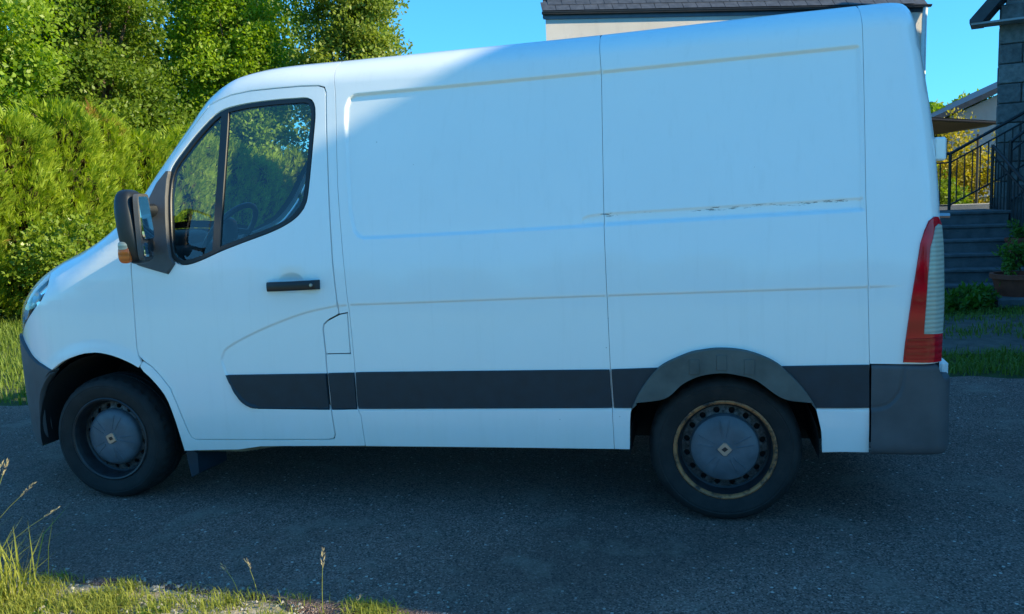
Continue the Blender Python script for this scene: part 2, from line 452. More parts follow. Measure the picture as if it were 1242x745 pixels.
SEAM2 = [(2.655,2.26),(2.666,2.092),(2.672,1.444),(2.681,1.075),(2.688,.727),(2.696,.343)]
SEAM3 = [(3.799,2.30),(3.800,2.128),(3.798,1.472),(3.805,1.096),(3.814,.749),(3.818,.353)]
RECESS = [(1.462,2.063),(2.662,2.093),(3.780,2.128),(3.792,2.12),(3.797,1.749),(3.798,1.42),(3.792,1.407),(2.656,1.378),(2.058,1.362),(1.506,1.352),(1.478,1.364),(1.452,1.395),(1.43,1.499),(1.409,1.918),(1.411,1.998),(1.428,2.045)]
SLOT = [(2.574,1.425),(2.597,1.434),(2.672,1.442),(3.788,1.470),(3.793,1.463),(3.794,1.424),(3.786,1.416),(2.656,1.388),(2.581,1.386),(2.565,1.402)]
CREASE = smooth_open([(3.953,1.101),(3.801,1.095),(2.681,1.075),(1.748,1.055),(1.419,1.048),(1.30,1.035),(1.165,1.006),(1.02,.958),(.926,.922),(.801,.866),(.731,.822),(.706,.771),(.727,.701)], .04)
PRESS = CREASE + [(.756,.633),(.793,.577),(.839,.537),(.906,.512),(1.5,.512),(2.6,.53),(3.953,.545)]
ARCHF = smooth_open([(-.477,.265),(-.458,.321),(-.447,.416),(-.434,.5),(-.405,.58),(-.357,.648),(-.291,.711),(-.21,.759),(-.137,.786),(-.062,.804),(-.005,.808),(.058,.801),(.133,.78),(.208,.748),(.244,.727),(.302,.680),(.378,.585),(.416,.477),(.436,.371),(.448,.282)], .03)
ARCHR = smooth_open([(2.768,.34),(2.781,.541),(2.833,.639),(2.913,.736),(3.032,.796),(3.098,.813),(3.187,.822),(3.3,.809),(3.412,.763),(3.488,.697),(3.548,.626),(3.593,.551),(3.616,.445),(3.621,.348)], .03)
ARCHRI = smooth_open([(2.805,.577),(2.936,.599),(3.017,.667),(3.096,.704),(3.186,.717),(3.259,.708),(3.337,.684),(3.45,.604),(3.574,.585)], .02)
SILL = [(.448,.282),(.483,.282),(.759,.294),(.884,.314),(.994,.318),(1.457,.332),(2.119,.338),(2.696,.343),(2.768,.343)]
FBUMP = [(-.291,.711),(-.397,.745),(-.459,.776),(-.523,.824),(-.60,.872)]
HEADL = [(-.60,.876),(-.52,.946),(-.424,1.017),(-.335,1.085),(-.300,1.134),(-.296,1.174),(-.316,1.222)]
TAIL = [(4.085,1.377),(4.072,1.379),(4.047,1.362),(4.029,1.322),(4.012,1.267),(3.98,1.051),(3.955,.846),(3.948,.762),(4.105,.758),(4.112,1.0),(4.108,1.25),(4.10,1.35)]
TAILW = [(4.083,1.347),(4.070,1.335),(4.049,1.252),(4.041,1.137),(4.027,.885),(4.105,.880),(4.111,1.0),(4.107,1.25),(4.098,1.34)]
HANDLE_DIMPLE = np.array([1.125, 1.157])
_R = np.array(RECESS); _SL = np.array(SLOT); _PR = np.array(PRESS); _AF = np.array(ARCHF); _AR = np.array(ARCHR)
def dy(x, z):
    sh = np.shape(x); Q = np.stack([np.ravel(x), np.ravel(z)], 1); d = np.zeros(len(Q))
    m = (Q[:, 0] > 1.3) & (Q[:, 1] > 1.25)
    if m.any():
        d[m] += .014 * sstep(0, .020, sdist(Q[m], _R)) + .006 * sstep(0, .012, sdist(Q[m], _SL))
    m = (Q[:, 0] > .6) & (Q[:, 1] < 1.2)
    if m.any():
        d[m] += .0075 * sstep(0, .014, sdist(Q[m], _PR)) * sstep(3.97, 3.80, Q[m][:, 0])
    m = (Q[:, 0] < .6) & (Q[:, 1] < 1.0)
    if m.any(): d[m] -= .007 * sstep(.075, .0, seg_dist(Q[m], _AF, False))
    r2 = ((Q[:, 0]-HANDLE_DIMPLE[0])/.075)**2 + ((Q[:, 1]-HANDLE_DIMPLE[1])/.052)**2
    d += .022 * np.clip(1 - r2, 0, 1)**1.3
    return d.reshape(sh)
def P_side(s, z, feat=True):
    x = x_of_s(s); z = np.asarray(z, float)
    y = y_plain(x, z)
    if feat: y = y + dy(x, z)
    return np.stack([x, np.minimum(y, HW), z], -1)
def N_side(s, z, feat=True, h=.0016):
    a = P_side(s+h, z, feat) - P_side(s-h, z, feat); b = P_side(s, z+h, feat) - P_side(s, z-h, feat)
    n = np.cross(a, b); return n / (np.linalg.norm(n, axis=-1, keepdims=True) + 1e-12)
def to_s(poly): P = np.array(poly, float).copy(); P[:, 0] = s_of_x(P[:, 0]); return P
FEATS = []
def add_feat(poly, offs, step=.016, closed=True):
    P = resample(to_s(poly), step, closed)
    for g in offs:
        if closed: FEATS.append(inset_poly(P, g))
        else:
            t = np.gradient(P, axis=0); t /= np.linalg.norm(t, axis=1)[:, None] + 1e-12
            FEATS.append(P + np.stack([-t[:, 1], t[:, 0]], 1) * g)
add_feat(RECESS, (-.008, 0, .005, .010, .015, .020, .028))
add_feat(SLOT, (-.004, .0, .004, .008, .012), .014)
add_feat(PRESS, (-.006, 0, .004, .008, .012, .016, .024))
add_feat(ARCHF, (.02, .04, .06, .08), .025, False)
for q in (1.0, .85, .65, .4, .15):
    FEATS.append(np.array([[HANDLE_DIMPLE[0]+.075*q*math.cos(a), HANDLE_DIMPLE[1]+.052*q*math.sin(a)] for a in np.linspace(0, 2*math.pi, 26)[:-1]]))
class Hash:
    def __init__(s, c): s.c = c; s.d = {}
    def near(s, q, r):
        i, j = int(q[0]//s.c), int(q[1]//s.c)
        for a in (i-1, i, i+1):
            for b in (j-1, j, j+1):
                for w in s.d.get((a, b), ()):
                    if (w[0]-q[0])**2 + (w[1]-q[1])**2 < r*r: return True
        return False
    def put(s, q): s.d.setdefault((int(q[0]//s.c), int(q[1]//s.c)), []).append(q)
def panel(poly, inset=.003, off=0.0, depth=.02, h=.04, holes=(), feat=True, step=.022, use_s=False, lip=0.0):
    """a patch of the body surface bounded by poly (x,z); returns verts, faces, normals"""
    conv = (lambda q: np.array(q, float)) if use_s else to_s
    P = inset_poly(resample(conv(poly), step), inset)
    H = [inset_poly(resample(conv(q), step), -inset) for q in holes]
    hs = Hash(.04); pts = []; edges = []
    for loop in [P] + H:
        n0 = len(pts)
        for q in loop: pts.append(tuple(q)); hs.put(tuple(q))
        edges += [(n0+i, n0+(i+1) % len(loop)) for i in range(len(loop))]
    def ok(Q, r):
        k = in_poly(Q, P)
        for q in H: k &= ~in_poly(Q, q)
        return k
    if feat:
        for fl in FEATS:
            k = ok(fl, 0)
            for q in fl[k]:
                q = tuple(q)
                if not hs.near(q, .0045): pts.append(q); hs.put(q)
    lo = P.min(0); hi = P.max(0)
    gx = np.arange(lo[0]+h/2, hi[0], h); gz = np.arange(lo[1]+h/2, hi[1], h)
    G = np.array([(a, b) for b in gz for a in gx]) if len(gx) and len(gz) else np.zeros((0, 2))
    if len(G):
        for q in G[ok(G, 0)]:
            q = tuple(q)
            if not hs.near(q, h*.45): pts.append(q); hs.put(q)
    r = delaunay_2d_cdt([Vector(q) for q in pts], edges, [], 0, 1e-6)
    vs = np.array([tuple(v) for v in r[0]]); T = np.array([tuple(f) for f in r[2]])
    c = vs[T].mean(1); T = T[ok(c, 0)]
    used = np.unique(T); rm = -np.ones(len(vs), int); rm[used] = np.arange(len(used)); vs = vs[used]; T = rm[T]
    V = P_side(vs[:, 0], vs[:, 1], feat); Nn = N_side(vs[:, 0], vs[:, 1], feat)
    V = V + Nn * off
    F = [tuple(t) for t in T]
    ec = {}
    for t in F:
        for i in range(3):
            a, b = t[i], t[(i+1) % 3]
            if (b, a) in ec: del ec[b, a]
            else: ec[a, b] = 1
    V = list(V); Nn = list(Nn); up = {}; dn = {}; acc = {}
    for a, b in ec:
        e = V[b] - V[a]; e = e / (np.linalg.norm(e) + 1e-12); o = np.cross(e, Nn[a])
        for q in (a, b): acc[q] = acc.get(q, 0) + o
    for q, o in acc.items():
        o = o / (np.linalg.norm(o) + 1e-12)
        up[q] = len(V); V.append(V[q]); Nn.append(o*.8 + Nn[q]*.6)
        dn[q] = len(V); V.append(V[q] - Nn[q]*depth + (o*lip)); Nn.append(o)
    for a, b in ec: F.append((up[a], dn[a], dn[b], up[b]))
    return np.array(V), F, np.array(Nn)
def mir(D):
    V, F, Nn = D; V = V.copy(); V[:, 1] = 2*HW - V[:, 1]
    if Nn is not None: Nn = Nn.copy(); Nn[:, 1] *= -1
    return V, [tuple(f)[::-1] for f in F], Nn
def emit(name, D, mat, parents, far=True):
    """the part on the near flank and its twin on the far flank"""
    out = []
    for k, (pa, E) in enumerate(zip(parents, (D, mir(D) if far else None))):
        if E is None: continue
        out.append(obj(name, E[0], E[1], M[mat] if isinstance(mat, str) else mat, pa, True, E[2]))
    return out
def both_mb(name, mb, mat, parents, smooth=True, angle=35):
    out = []
    V = np.array(mb.V); V2 = V.copy(); V2[:, 1] = 2*HW - V2[:, 1]
    out.append(obj(name, V, mb.F, M[mat], parents[0], smooth, None, angle))
    out.append(obj(name, V2, [f[::-1] for f in mb.F], M[mat], parents[1], smooth, None, angle))
    return out

van = empty('panel_van', (1.6, HW, 0))
tag(van, 'white panel van with steel wheels and grey hub caps parked on asphalt', 'van')
VV = (van, van)
def zc_path(x0, x1, n=40):
    return [(float(x), float(zcut(x))) for x in np.linspace(x0, x1, n)]
# clamp door line under the shoulder cut
DOOR = [(x, min(z, float(zcut(x)) - .028)) if x < 1.0 and z > 1.2 else (x, z) for x, z in DOOR]
i0 = DOOR.index((.269, .766))
# front wing
fender = ([(.246,.791)] + DOOR[i0+2:i0+8] + [(.240, float(zcut(.24)) - .002)] + zc_path(.23, -.36, 30)
          + [(-.335, 1.24)] + HEADL[::-1] + FBUMP[::-1][0:-1] + [q for q in ARCHF if q[0] >= -.291 and q[0] <= .246 and q[1] > .7] + [(.262,.752)])
emit('front_wing', panel(fender, .003, h=.035), 'paint', VV)
# doors
doors = emit('front_door', panel(DOOR, .005, depth=.034, holes=[WINDOW]), 'paint', VV)
# body side round the door, with the sill under it
i_fl0 = DOOR.index((1.367,.998)); i_fl1 = DOOR.index((1.284,.798))
rev = DOOR[i0::-1]                                   # from front lower corner back along sill and up the rear edge
bottom = rev[:rev.index((1.284,.798))+1]
up_rear = rev[rev.index((1.367,.998)):]
front_up = DOOR[::-1][:DOOR[::-1].index((.236,1.394))+1][:-1]
surround = ([q for q in ARCHF if q[0] > .244 and q[1] < .73][::-1] + [(.252,.735),(.269,.766)] + bottom[1:] + [(1.414,.8),(1.410,1.003),(1.369,.996)] + up_rear
            + front_up + zc_path(.262, 1.345, 40) + SEAM1[1:] + SILL[4::-1])
surround = [tuple(q) for q in surround]
emit('cab_side', panel(surround, .0026), 'paint', VV)
emit('fuel_flap', panel(FLAP, .004, depth=.025), 'paint', VV, far=False)
p1 = SEAM1 + [(2.119,.338)] + SEAM2[::-1] + zc_path(2.652, 1.348, 40)
emit('side_panel', panel(p1, .0013), 'paint', VV)
archR_up = [q for q in ARCHR]
p2 = SEAM2[0:] + [(2.768,.343)] + ARCHR[1:] + [(3.70,.352)] + SEAM3[::-1] + zc_path(3.797, 2.657, 40)
emit('side_panel', panel(p2, .0013), 'paint', VV)
xe = lambda z: float(xrear(z)) - .0012
p3 = SEAM3[:5] + [(3.814,.752)] + [(xe(.752), .752)] + [(xe(z), z) for z in np.linspace(.8, 2.2, 50)] + zc_path(4.0, 3.801, 14)
emit('rear_corner', panel(p3, .0013, h=.025), 'paint', VV)
p4 = [(3.621,.352),(3.818,.36),(3.815,.556),(3.592,.552),(3.616,.445)]
emit('lower_panel', panel(p4, .002, off=.002), 'paint', VV)
# dark inner shell behind the gaps
shell = ([q for q in ARCHF if q[0] > .1][::-1] + ARCHF[:0])
sh_out = zc_path(-.30, 4.0, 60)[::-1] + [(-.31,1.2),(-.29,1.1),(-.40,1.0),(-.5,.9),(-.5,.83)] + [(-.397,.745)] + [q for q in ARCHF if q[0] > -.30] + SILL[1:8] + [(2.762,.345)] + ARCHR + [(3.8,.36),(3.82,.36),(3.82,.75),(xe(.8)-.004, .75)] + [(xe(z)-.004, z) for z in np.linspace(.85, 2.2, 20)]
emit('inner_shell', panel(sh_out, .006, off=-.042, depth=.01, h=.08, holes=[WINDOW], feat=False, step=.05), 'rubber', VV)

# ---- mouldings
def moulding(poly, off=.013): return panel(poly, .001, off=off, depth=.022, h=.05, feat=True, lip=.003)
for d in doors: pass
emit('side_moulding', moulding([(.733,.691),(1.28,.701),(1.284,.517)] + smooth_open([(.906,.517),(.86,.526),(.822,.547),(.788,.584),(.756,.637),(.733,.691)], .015)[:-1]), 'mould', doors)
emit('side_moulding', moulding([(1.293,.703),(1.429,.706),(1.430,.520),(1.299,.517)]), 'mould', VV)
emit('side_moulding', moulding([(1.439,.708),(2.684,.725),(2.690,.542),(1.440,.522)]), 'mould', VV)
emit('side_moulding', moulding([(2.693,.726),(2.913,.734),(2.870,.69),(2.80,.58),(2.781,.543),(2.7,.542)]), 'mould', VV)
emit('side_moulding', moulding([(3.440,.742),(3.811,.749),(3.815,.559),(3.59,.553),(3.55,.622),(3.49,.695)]), 'mould', VV)
# rear wheel arch trim with three raised pads
trim = [q for q in ARCHR if q[1] > .53] + ARCHRI[::-1]
_t = [(2.783,.545),(2.833,.641),(2.913,.738),(3.032,.798),(3.098,.815),(3.187,.824),(3.3,.811),(3.412,.765),(3.488,.699),(3.548,.628),(3.592,.556)]
trimpoly = smooth_open(_t, .02) + [(3.574,.575)] + ARCHRI[::-1] + [(2.805,.565)]
arches = emit('wheel_arch_trim', panel(trimpoly, .0, off=.030, depth=.05, h=.03, feat=False, step=.015, lip=.004), 'archp', VV)
for px in (3.045, 3.165, 3.285):
    zt0 = .815 if abs(px-3.165) < .05 else .795
    emit('trim_pad', panel([(px, zt0-.015), (px, zt0-.085), (px+.045, zt0-.085), (px+.045, zt0-.015)], .002, off=.034, depth=.006, h=.03, feat=False, lip=.003), 'archp', arches)
# sill underneath
mb = MB()
for a, b in zip(SILL[1:4], SILL[2:5]): pass
emit('sill_seam', panel([(.49,.280),(.76,.291),(.885,.311),(.996,.315),(2.75,.338),(2.75,.325),(1.0,.300),(.90,.288),(.76,.262),(.49,.258)], 0, off=-.045, depth=.03, feat=False, h=.05), 'sillrust', VV)

# ---- door glass, frame and divider
def inset_px(poly, g):
    P = inset_poly(resample(to_s(poly), .02), g); return [tuple(q) for q in P]
win_in = inset_px(WINDOW, .022)
emit('window_frame', panel(WINDOW, .0015, off=-.002, depth=.03, holes=[win_in], feat=False, h=.03), 'trim', doors)
emit('window_pane', panel(win_in, .001, off=-.010, depth=.002, feat=False, h=.08), 'glass', doors)
emit('window_divider', panel([(.731,2.016),(.772,2.022),(.741,1.322),(.700,1.306)], 0, off=-.001, depth=.02, feat=False, h=.05), 'trim', doors)
emit('inner_door_panel', panel([(x, z) for x, z in DOOR], .03, off=-.075, depth=.03, h=.1, holes=[inset_px(WINDOW, -.005)], feat=False, step=.05), 'cabin', doors)
# handle
def side_pt(x, z, off): 
    s = float(s_of_x(x)); P = P_side(np.array([s]), np.array([z]), False)[0]; n = N_side(np.array([s]), np.array([z]), False)[0]; return P + n*off
hb = MB()
hp = [side_pt(x, z, o) for x, z, o in ((1.000,1.137,.004),(1.012,1.137,.028),(1.04,1.138,.036),(1.14,1.140,.040),(1.24,1.143,.036),(1.268,1.144,.028),(1.278,1.144,.004))]
V = []; F = []
for q in hp:
    for a in np.linspace(0, 2*math.pi, 13)[:-1]: V.append(q + np.array([0, .010*math.cos(a), .0235*math.copysign(abs(math.sin(a))**.6, math.sin(a))]))
for i in range(len(hp)-1):
    for k in range(12): F.append((i*12+k, (i+1)*12+k, (i+1)*12+(k+1) % 12, i*12+(k+1) % 12))
F.append(tuple(range(12))); F.append(tuple(6*12+k for k in range(12))[::-1])
hb.add(V, F)
handles = both_mb('door_handle', hb, 'trim', doors)
kb = MB(); q = side_pt(1.25, 1.143, .044); kb.lathe([(0.0001, -.004), (.007, -.004), (.009, 0), (.009, .006)], q, 14)
M['steel'] = simple('dull_steel', (.35, .36, .38), .35, metal=1.0)
obj('lock_cylinder', kb.V, kb.F, M['steel'], doors[0], True)

# ---- upper body: bonnet, pillars, windscreen, roof
def loft(xs, k0=None, k1=None, halves=True, inner=0.0):
    rows = []
    for x in xs:
        t = top_pts(x); n = len(t)
        full = [(x, y, z) for y, z in t] + [(x, 2*HW - y, z) for y, z in t[-2::-1]]
        rows.append(full)
    return np.array(rows)
def grid_faces(R, C, k=None):
    F = []
    for i in range(R-1):
        for j in range(C-1):
            if k is None or k(i, j): F.append((i*C+j, (i+1)*C+j, (i+1)*C+j+1, i*C+j+1))
    return F
def put_rows(name, rows, mat, keep=None, parent=van, thick=0.0):
    R, C = rows.shape[:2]; V = rows.reshape(-1, 3)
    F = grid_faces(R, C, keep)
    u = np.unique(np.array([i for f in F for i in f])); rm = -np.ones(len(V), int); rm[u] = np.arange(len(u))
    # normals from the whole grid so neighbours shade as one skin
    a = np.gradient(rows, axis=0); b = np.gradient(rows, axis=1); n = np.cross(a, b); n /= np.linalg.norm(n, axis=-1, keepdims=True) + 1e-12
    n = n.reshape(-1, 3)[u]
    return obj(name, V[u], [tuple(rm[i] for i in f) for f in F], mat, parent, True, n)
NPH, NTP = 6, 12
xs_hood = np.concatenate([XN + .006 + np.linspace(0, 1, 26)**1.6 * (-.125 - XN - .006)])
put_rows('bonnet', loft(xs_hood), M['paint'])
xs_ws = np.linspace(-.121, .74, 40)
W_ = loft(xs_ws); CC = W_.shape[1]
edge = lambda j: j < NPH + 1 or j >= CC - 1 - NPH - 1
put_rows('windscreen_pillar', W_, M['paint'], lambda i, j: j < NPH)
put_rows('windscreen_pillar', W_, M['paint'], lambda i, j: j >= CC - 1 - NPH)
put_rows('windscreen_seal', W_, M['trim'], lambda i, j: (NPH <= j < NPH+1 or CC-2-NPH <= j < CC-1-NPH) or (not edge(j) and (i < 3 or i > 36)))
put_rows('windscreen', W_, M['screen'], lambda i, j: not edge(j) and 3 <= i <= 36)
put_rows('cab_roof', loft(np.linspace(.742, 1.342, 26)), M['paint'])
put_rows('roof_panel', loft(np.linspace(1.347, 2.653, 20)), M['paint'])
put_rows('roof_panel', loft(np.linspace(2.656, 3.797, 20)), M['paint'])
rr = loft(np.linspace(3.800, 3.985, 10)); last = rr[-1].copy(); ext = []
for dx, dz in ((.014, .006), (.026, .018), (.034, .036), (.038, .07), (.045, .13)):
    q = last.copy(); q[:, 0] += dx; q[:, 2] -= dz; q[:, 1] = HW + (q[:, 1]-HW) * (1 - dx*.25); ext.append(q)
put_rows('roof_panel', np.concatenate([rr, np.array(ext)]), M['paint'])
# inside lining of the cab roof and bulkhead
lin = loft(np.linspace(.72, 1.34, 14)); lin[:, :, 2] -= .035; lin[:, :, 1] = HW + (lin[:, :, 1]-HW)*.96
put_rows('headliner', lin, M['liner'])
# rear doors
def rear_half(y0f, y1f, far):
    zs = np.linspace(.46, 2.235, 50); ys = np.linspace(0, 1, 18); rows = []
    for z in zs:
        y0 = float(tum(z)) + .088; y1 = HW - .003
        r = []
        for t in ys:
            y = y0 + (y1-y0)*t; x = float(xrear(z)) + .012*math.sin(math.pi*.5*min(1, t*3)) - (.004 if t < .001 else 0)
            r.append((x, y if not far else 2*HW - y, z))
        rows.append(r)
    return np.array(rows)
rd0 = put_rows('rear_door', rear_half(0, 0, False)[:, ::-1], M['paint']); rd1 = put_rows('rear_door', rear_half(0, 0, True), M['paint'])
for rd, sg in ((rd0, 0), (rd1, 1)):
    for z in (1.665,):
        mb = MB(); y = float(tum(z)) + .10
        if sg: y = 2*HW - y
        xr = float(xrear(z))
        mb.box((xr + .018, y, z), (.05, .05, .10), bev=.008)
        h = mb.build('door_hinge', M['paint'], rd, True)
        mb = MB(); mb.tube([(xr+.040, y, z-.042), (xr+.040, y, z+.042)], .011, 10); mb.build('hinge_pin', M['trim'], rd, True)
mb = MB(); mb.box((4.150, .20, .700), (.05, .10, .085), bev=.02); mb.build('rear_step_cap', simple('white_plastic', (.75, .76, .77), .4), van, True)
mb = MB(); mb.tube([(4.10, .17, 1.378), (4.165, .17, 1.376)], .012, 8); mb.build('door_stay', M['steel'], rd0, True)
mb = MB(); mb.prism([(.30, 2.05), (.34, 2.22), (.42, 2.275), (HW, 2.315), (2*HW-.42, 2.275), (2*HW-.34, 2.22), (2*HW-.30, 2.05)], lambda y, z: (3.94, y, z), lambda y, z: (4.022 - .12*max(0, z-2.2), y, z)); mb.build('rear_header', M['paint'], van)
mb = MB(); mb.prism([(.235, 1.95), (.255, 2.10), (.30, 2.20), (2*HW-.30, 2.20), (2*HW-.255, 2.10), (2*HW-.235, 1.95)], lambda y, z: (3.90, y, z), lambda y, z: (4.028, y, z)); mb.build('rear_frame', M['paint'], van)
# tail lights
def lens(name, col, rough, wave, tr=0.0):
    m, nt, bs = nmat(name); bs.inputs['Roughness'].default_value = rough
    sx = N(nt, 'ShaderNodeSeparateXYZ'); L(nt, world_pos(nt), sx.inputs[0])
    w = math_n(nt, 'SINE', math_n(nt, 'MULTIPLY', sx.outputs[2], wave)); 
    n = noise(nt, 18, 3)
    L(nt, mixc(nt, mapr(nt, math_n(nt, 'ADD', w, n.outputs[0]), -.6, 1.4), tuple(q*.7 for q in col), col), bs.inputs['Base Color'])
    bump(nt, w, bs, .001, .35); bs.inputs['Coat Weight'].default_value = .35; bs.inputs['Coat Roughness'].default_value = .02; bs.inputs['Specular IOR Level'].default_value = .25
    if tr: bs.inputs['Transmission Weight'].default_value = tr
    return m
M['red'] = lens('red_lens', (.60, .001, .012), .12, 60)
M['clear'] = lens('clear_lens', (.42, .45, .38), .15, 330)
M['red2'] = lens('red_reflector', (.50, .001, .010), .12, 210)
tl = emit('tail_light', panel(TAIL, .001, off=.010, depth=.03, h=.03, feat=False, lip=.004), 'red', VV)
emit('clear_lens', panel(TAILW, .001, off=.0135, depth=.006, h=.03, feat=False, lip=.002), 'clear', tl)
emit('reflector', panel([(3.962,.865),(3.953,.775),(4.100,.772),(4.104,.868)], .001, off=.0135, depth=.006, h=.03, feat=False, lip=.002), 'red2', tl)

# ---- rear bumper: swept round the tail
pl0 = [(3.8205,-.010),(3.95,-.012),(4.06,-.006),(4.108,.010),(4.146,.050),(4.166,.115),(4.176,.25),(4.181,.6),(4.182,HW)]
pl = smooth_open(pl0[:3], .006)[:-1] + smooth_open(pl0, .018)[[q[0] >= 4.06 for q in smooth_open(pl0, .018)].index(True):]
LINE = smooth_open([(3.985,.80),(3.957,.756),(3.953,.723),(3.944,.66),(3.925,.612),(3.879,.568),(3.80,.553)], .01)
tz = [0, .015, .05, .10] + list(np.linspace(.15, .93, 44)) + [.955, .975, .99, 1.0]
rows = []
for (x, y) in pl + [(q[0], 2*HW - q[1]) for q in pl[-2::-1]]:
    r = []
    top = .752 - .062*float(sstep(4.085, 4.125, x))
    for i, t_ in enumerate(tz):
        z = .345 + (top-.345)*t_
        t = {0: .035, 1: .016, 2: .005, len(tz)-3: .003, len(tz)-2: .010, len(tz)-1: .09}.get(i, 0)
        d = np.array([3.9 - x if x > 4.1 else 0, (1 if y < HW else -1) * (1.0 if x < 4.15 else .25)]); d /= np.linalg.norm(d)
        r.append((x + d[0]*t, y + d[1]*t, z))
    rows.append(r)
rows = np.array(rows)
fl = rows.reshape(-1, 3); dl = seg_dist(fl[:, [0, 2]], np.array(LINE), False); nearm = (fl[:, 1] < .1) & (fl[:, 0] < 4.05)
ins = sdist(fl[:, [0, 2]], np.array([(3.70,.80)] + LINE + [(3.70,.553)]))
fl[:, 1] += np.where(nearm, .008*np.exp(-(dl/.006)**2) + .007*sstep(-.004, .008, ins), 0)
put_rows('rear_bumper', fl.reshape(rows.shape), M['bumper'])

# ---- front: bumper, headlights, grille, nose panel
sN = S_MIN + .0005
fb = [(s_of_x(x), z) for x, z in ARCHF if z < .715 and x < 0]
fb_top = [(float(s_of_x(x)), z) for x, z in FBUMP]
poly = [(float(a), b) for a, b in fb][::-1] 
bp_ = [(sN, .30)] + [(float(s_of_x(-.60)), .262)] + [(float(a), b) for a, b in fb] + fb_top[1:] + [(float(s_of_x(-.70)), .872), (sN, .872)]
emit('front_bumper', panel(bp_, .002, off=.016, depth=.06, h=.03, feat=False, use_s=True, lip=0), 'bumper', VV)
lip = smooth_open([(-.452,.285),(-.437,.32),(-.428,.416),(-.415,.5),(-.388,.58),(-.345,.640),(-.285,.700)], .02)
lp = [(float(s_of_x(x)), z) for x, z in lip]
lp2 = [(a - .055 * (1 if z < .60 else max(.1, (.70-z)/.1)), z) for a, z in lp]
emit('bumper_arch_lip', panel(lp + lp2[::-1], .0, off=.022, depth=.03, h=.03, feat=False, use_s=True), 'bumper', VV)
ht = [(-.316,1.222),(-.40,1.170),(-.52,1.10),(-.64,1.005),(-.72,.925),(-.745,.878)]
hl = HEADL + ht[1:]
M['lampglass'] = glass_mat('headlamp_lens', (.92, .95, .97))
M['chrome'] = simple('lamp_chrome', (.72, .75, .78), .12, metal=1.0, var=.1, vs=25)
hls = emit('headlight', panel(hl, .004, off=-.03, depth=.02, h=.025, feat=False), 'chrome', VV)
emit('headlight_lens', panel(hl, .002, off=.003, depth=.004, h=.03, feat=False), 'lampglass', hls)
for (x, z, r) in ((-.52,1.02,.052),(-.62,.94,.045),(-.41,1.10,.035)):
    q = side_pt(x, z, -.024); mb = MB()
    n = N_side(np.array([float(s_of_x(x))]), np.array([z]), False)[0]
    Rm = np.array(Vector((0, 1, 0)).rotation_difference(Vector(n)).to_matrix())
    k = MB(); k.lathe([(r*.02, -.012), (r*.5, -.006), (r*.8, .004), (r, .016), (r*1.05, .014)], (0, 0, 0), 20)
    mb.add(np.array(k.V) @ Rm.T + q, k.F); both_mb('lamp_bowl', mb, 'steel', hls)
# nose between the lamps
npoly = [(sN, .876), (float(s_of_x(-.745)), .876)] + [(float(s_of_x(x)), z) for x, z in ht[::-1][1:]] + [(float(s_of_x(-.335)), 1.24)]
topn = [(float(s_of_x(x)), float(zcut(x))) for x in np.concatenate([np.linspace(-.36, -.8, 14), XN + .006 + np.linspace(.03, 0, 6)])]
npoly += [q for q in topn if q[1] > .876]
emit('nose_panel', panel(npoly, .003, feat=False, h=.03, use_s=True), 'paint', VV)
mb = MB(); mb.box((XN-.004, HW, .77), (.02, .60, .10), bev=.006); mb.build('lower_grille', M['trim'], van)
mb = MB(); mb.box((XN-.004, HW, .60), (.03, .56, .13), bev=.006); mb.build('plate_holder', M['trim'], van)
for k in range(3):
    mb = MB(); mb.box((XN-.012, HW, .435+.05*k), (.02, .9, .02), bev=.004); mb.build('grille_bar', M['trim'], van)
mb = MB(); mb.box((XN+.012, HW, .60), (.03, .14, .53)); mb.build('bumper_centre', M['bumper'], van)
mb = MB(); mb.box((XN+.02, HW, .90), (.03, .18, .12), bev=.01); mb.build('nose_centre', M['paint'], van)

# ---- wheel housings, underbody, mud flap
for cx, r, y1 in ((-.005, .432, .62), (3.19, .425, .52)):
    mb = MB(); V = []; F = []; n = 40
    for k in range(n+1):
        a = math.radians((-12 + 200*k/n) if cx < 1 else (-5 + 190*k/n))
        for (q, y) in ((r, .045), (r, y1), (.02, y1)): V.append((cx + q*math.cos(a), y, .345 + q*math.sin(a)*1.03))
    for k in range(n):
        for j in range(2): F.append((k*3+j, k*3+j+1, k*3+3+j+1, k*3+3+j))
    mb.add(V, F); both_mb('wheel_housing', mb, 'dark', VV)
mb = MB(); mb.box((1.62, HW, .375), (2.2, 1.88, .09)); mb.box((1.6, HW, .33), (4.7, 1.0, .14)); mb.box((3.87, HW, .42), (.45, 1.9, .08)); mb.build('underbody', M['dark'], van)
mb = MB(); mb.tube([(.25, .9, .26), (3.6, .95, .27), (4.1, .8, .28)], .035, 10); mb.build('exhaust_pipe', M['sillrust'], van, True)
mb = MB()
fp = [(.405,.52),(.440,.40),(.455,.30),(.462,.18),(.468,.13),(.60,.215),(.61,.25),(.60,.27),(.47,.275),(.445,.36)]
mb.prism([(.408,.50),(.430,.36),(.440,.22),(.455,.13),(.50,.155),(.50,.26),(.455,.29),(.44,.38)], lambda x, z: (x, .05, z), lambda x, z: (x + .03, .27, z))
mf = both_mb('mud_flap', mb, 'mould', VV, False)

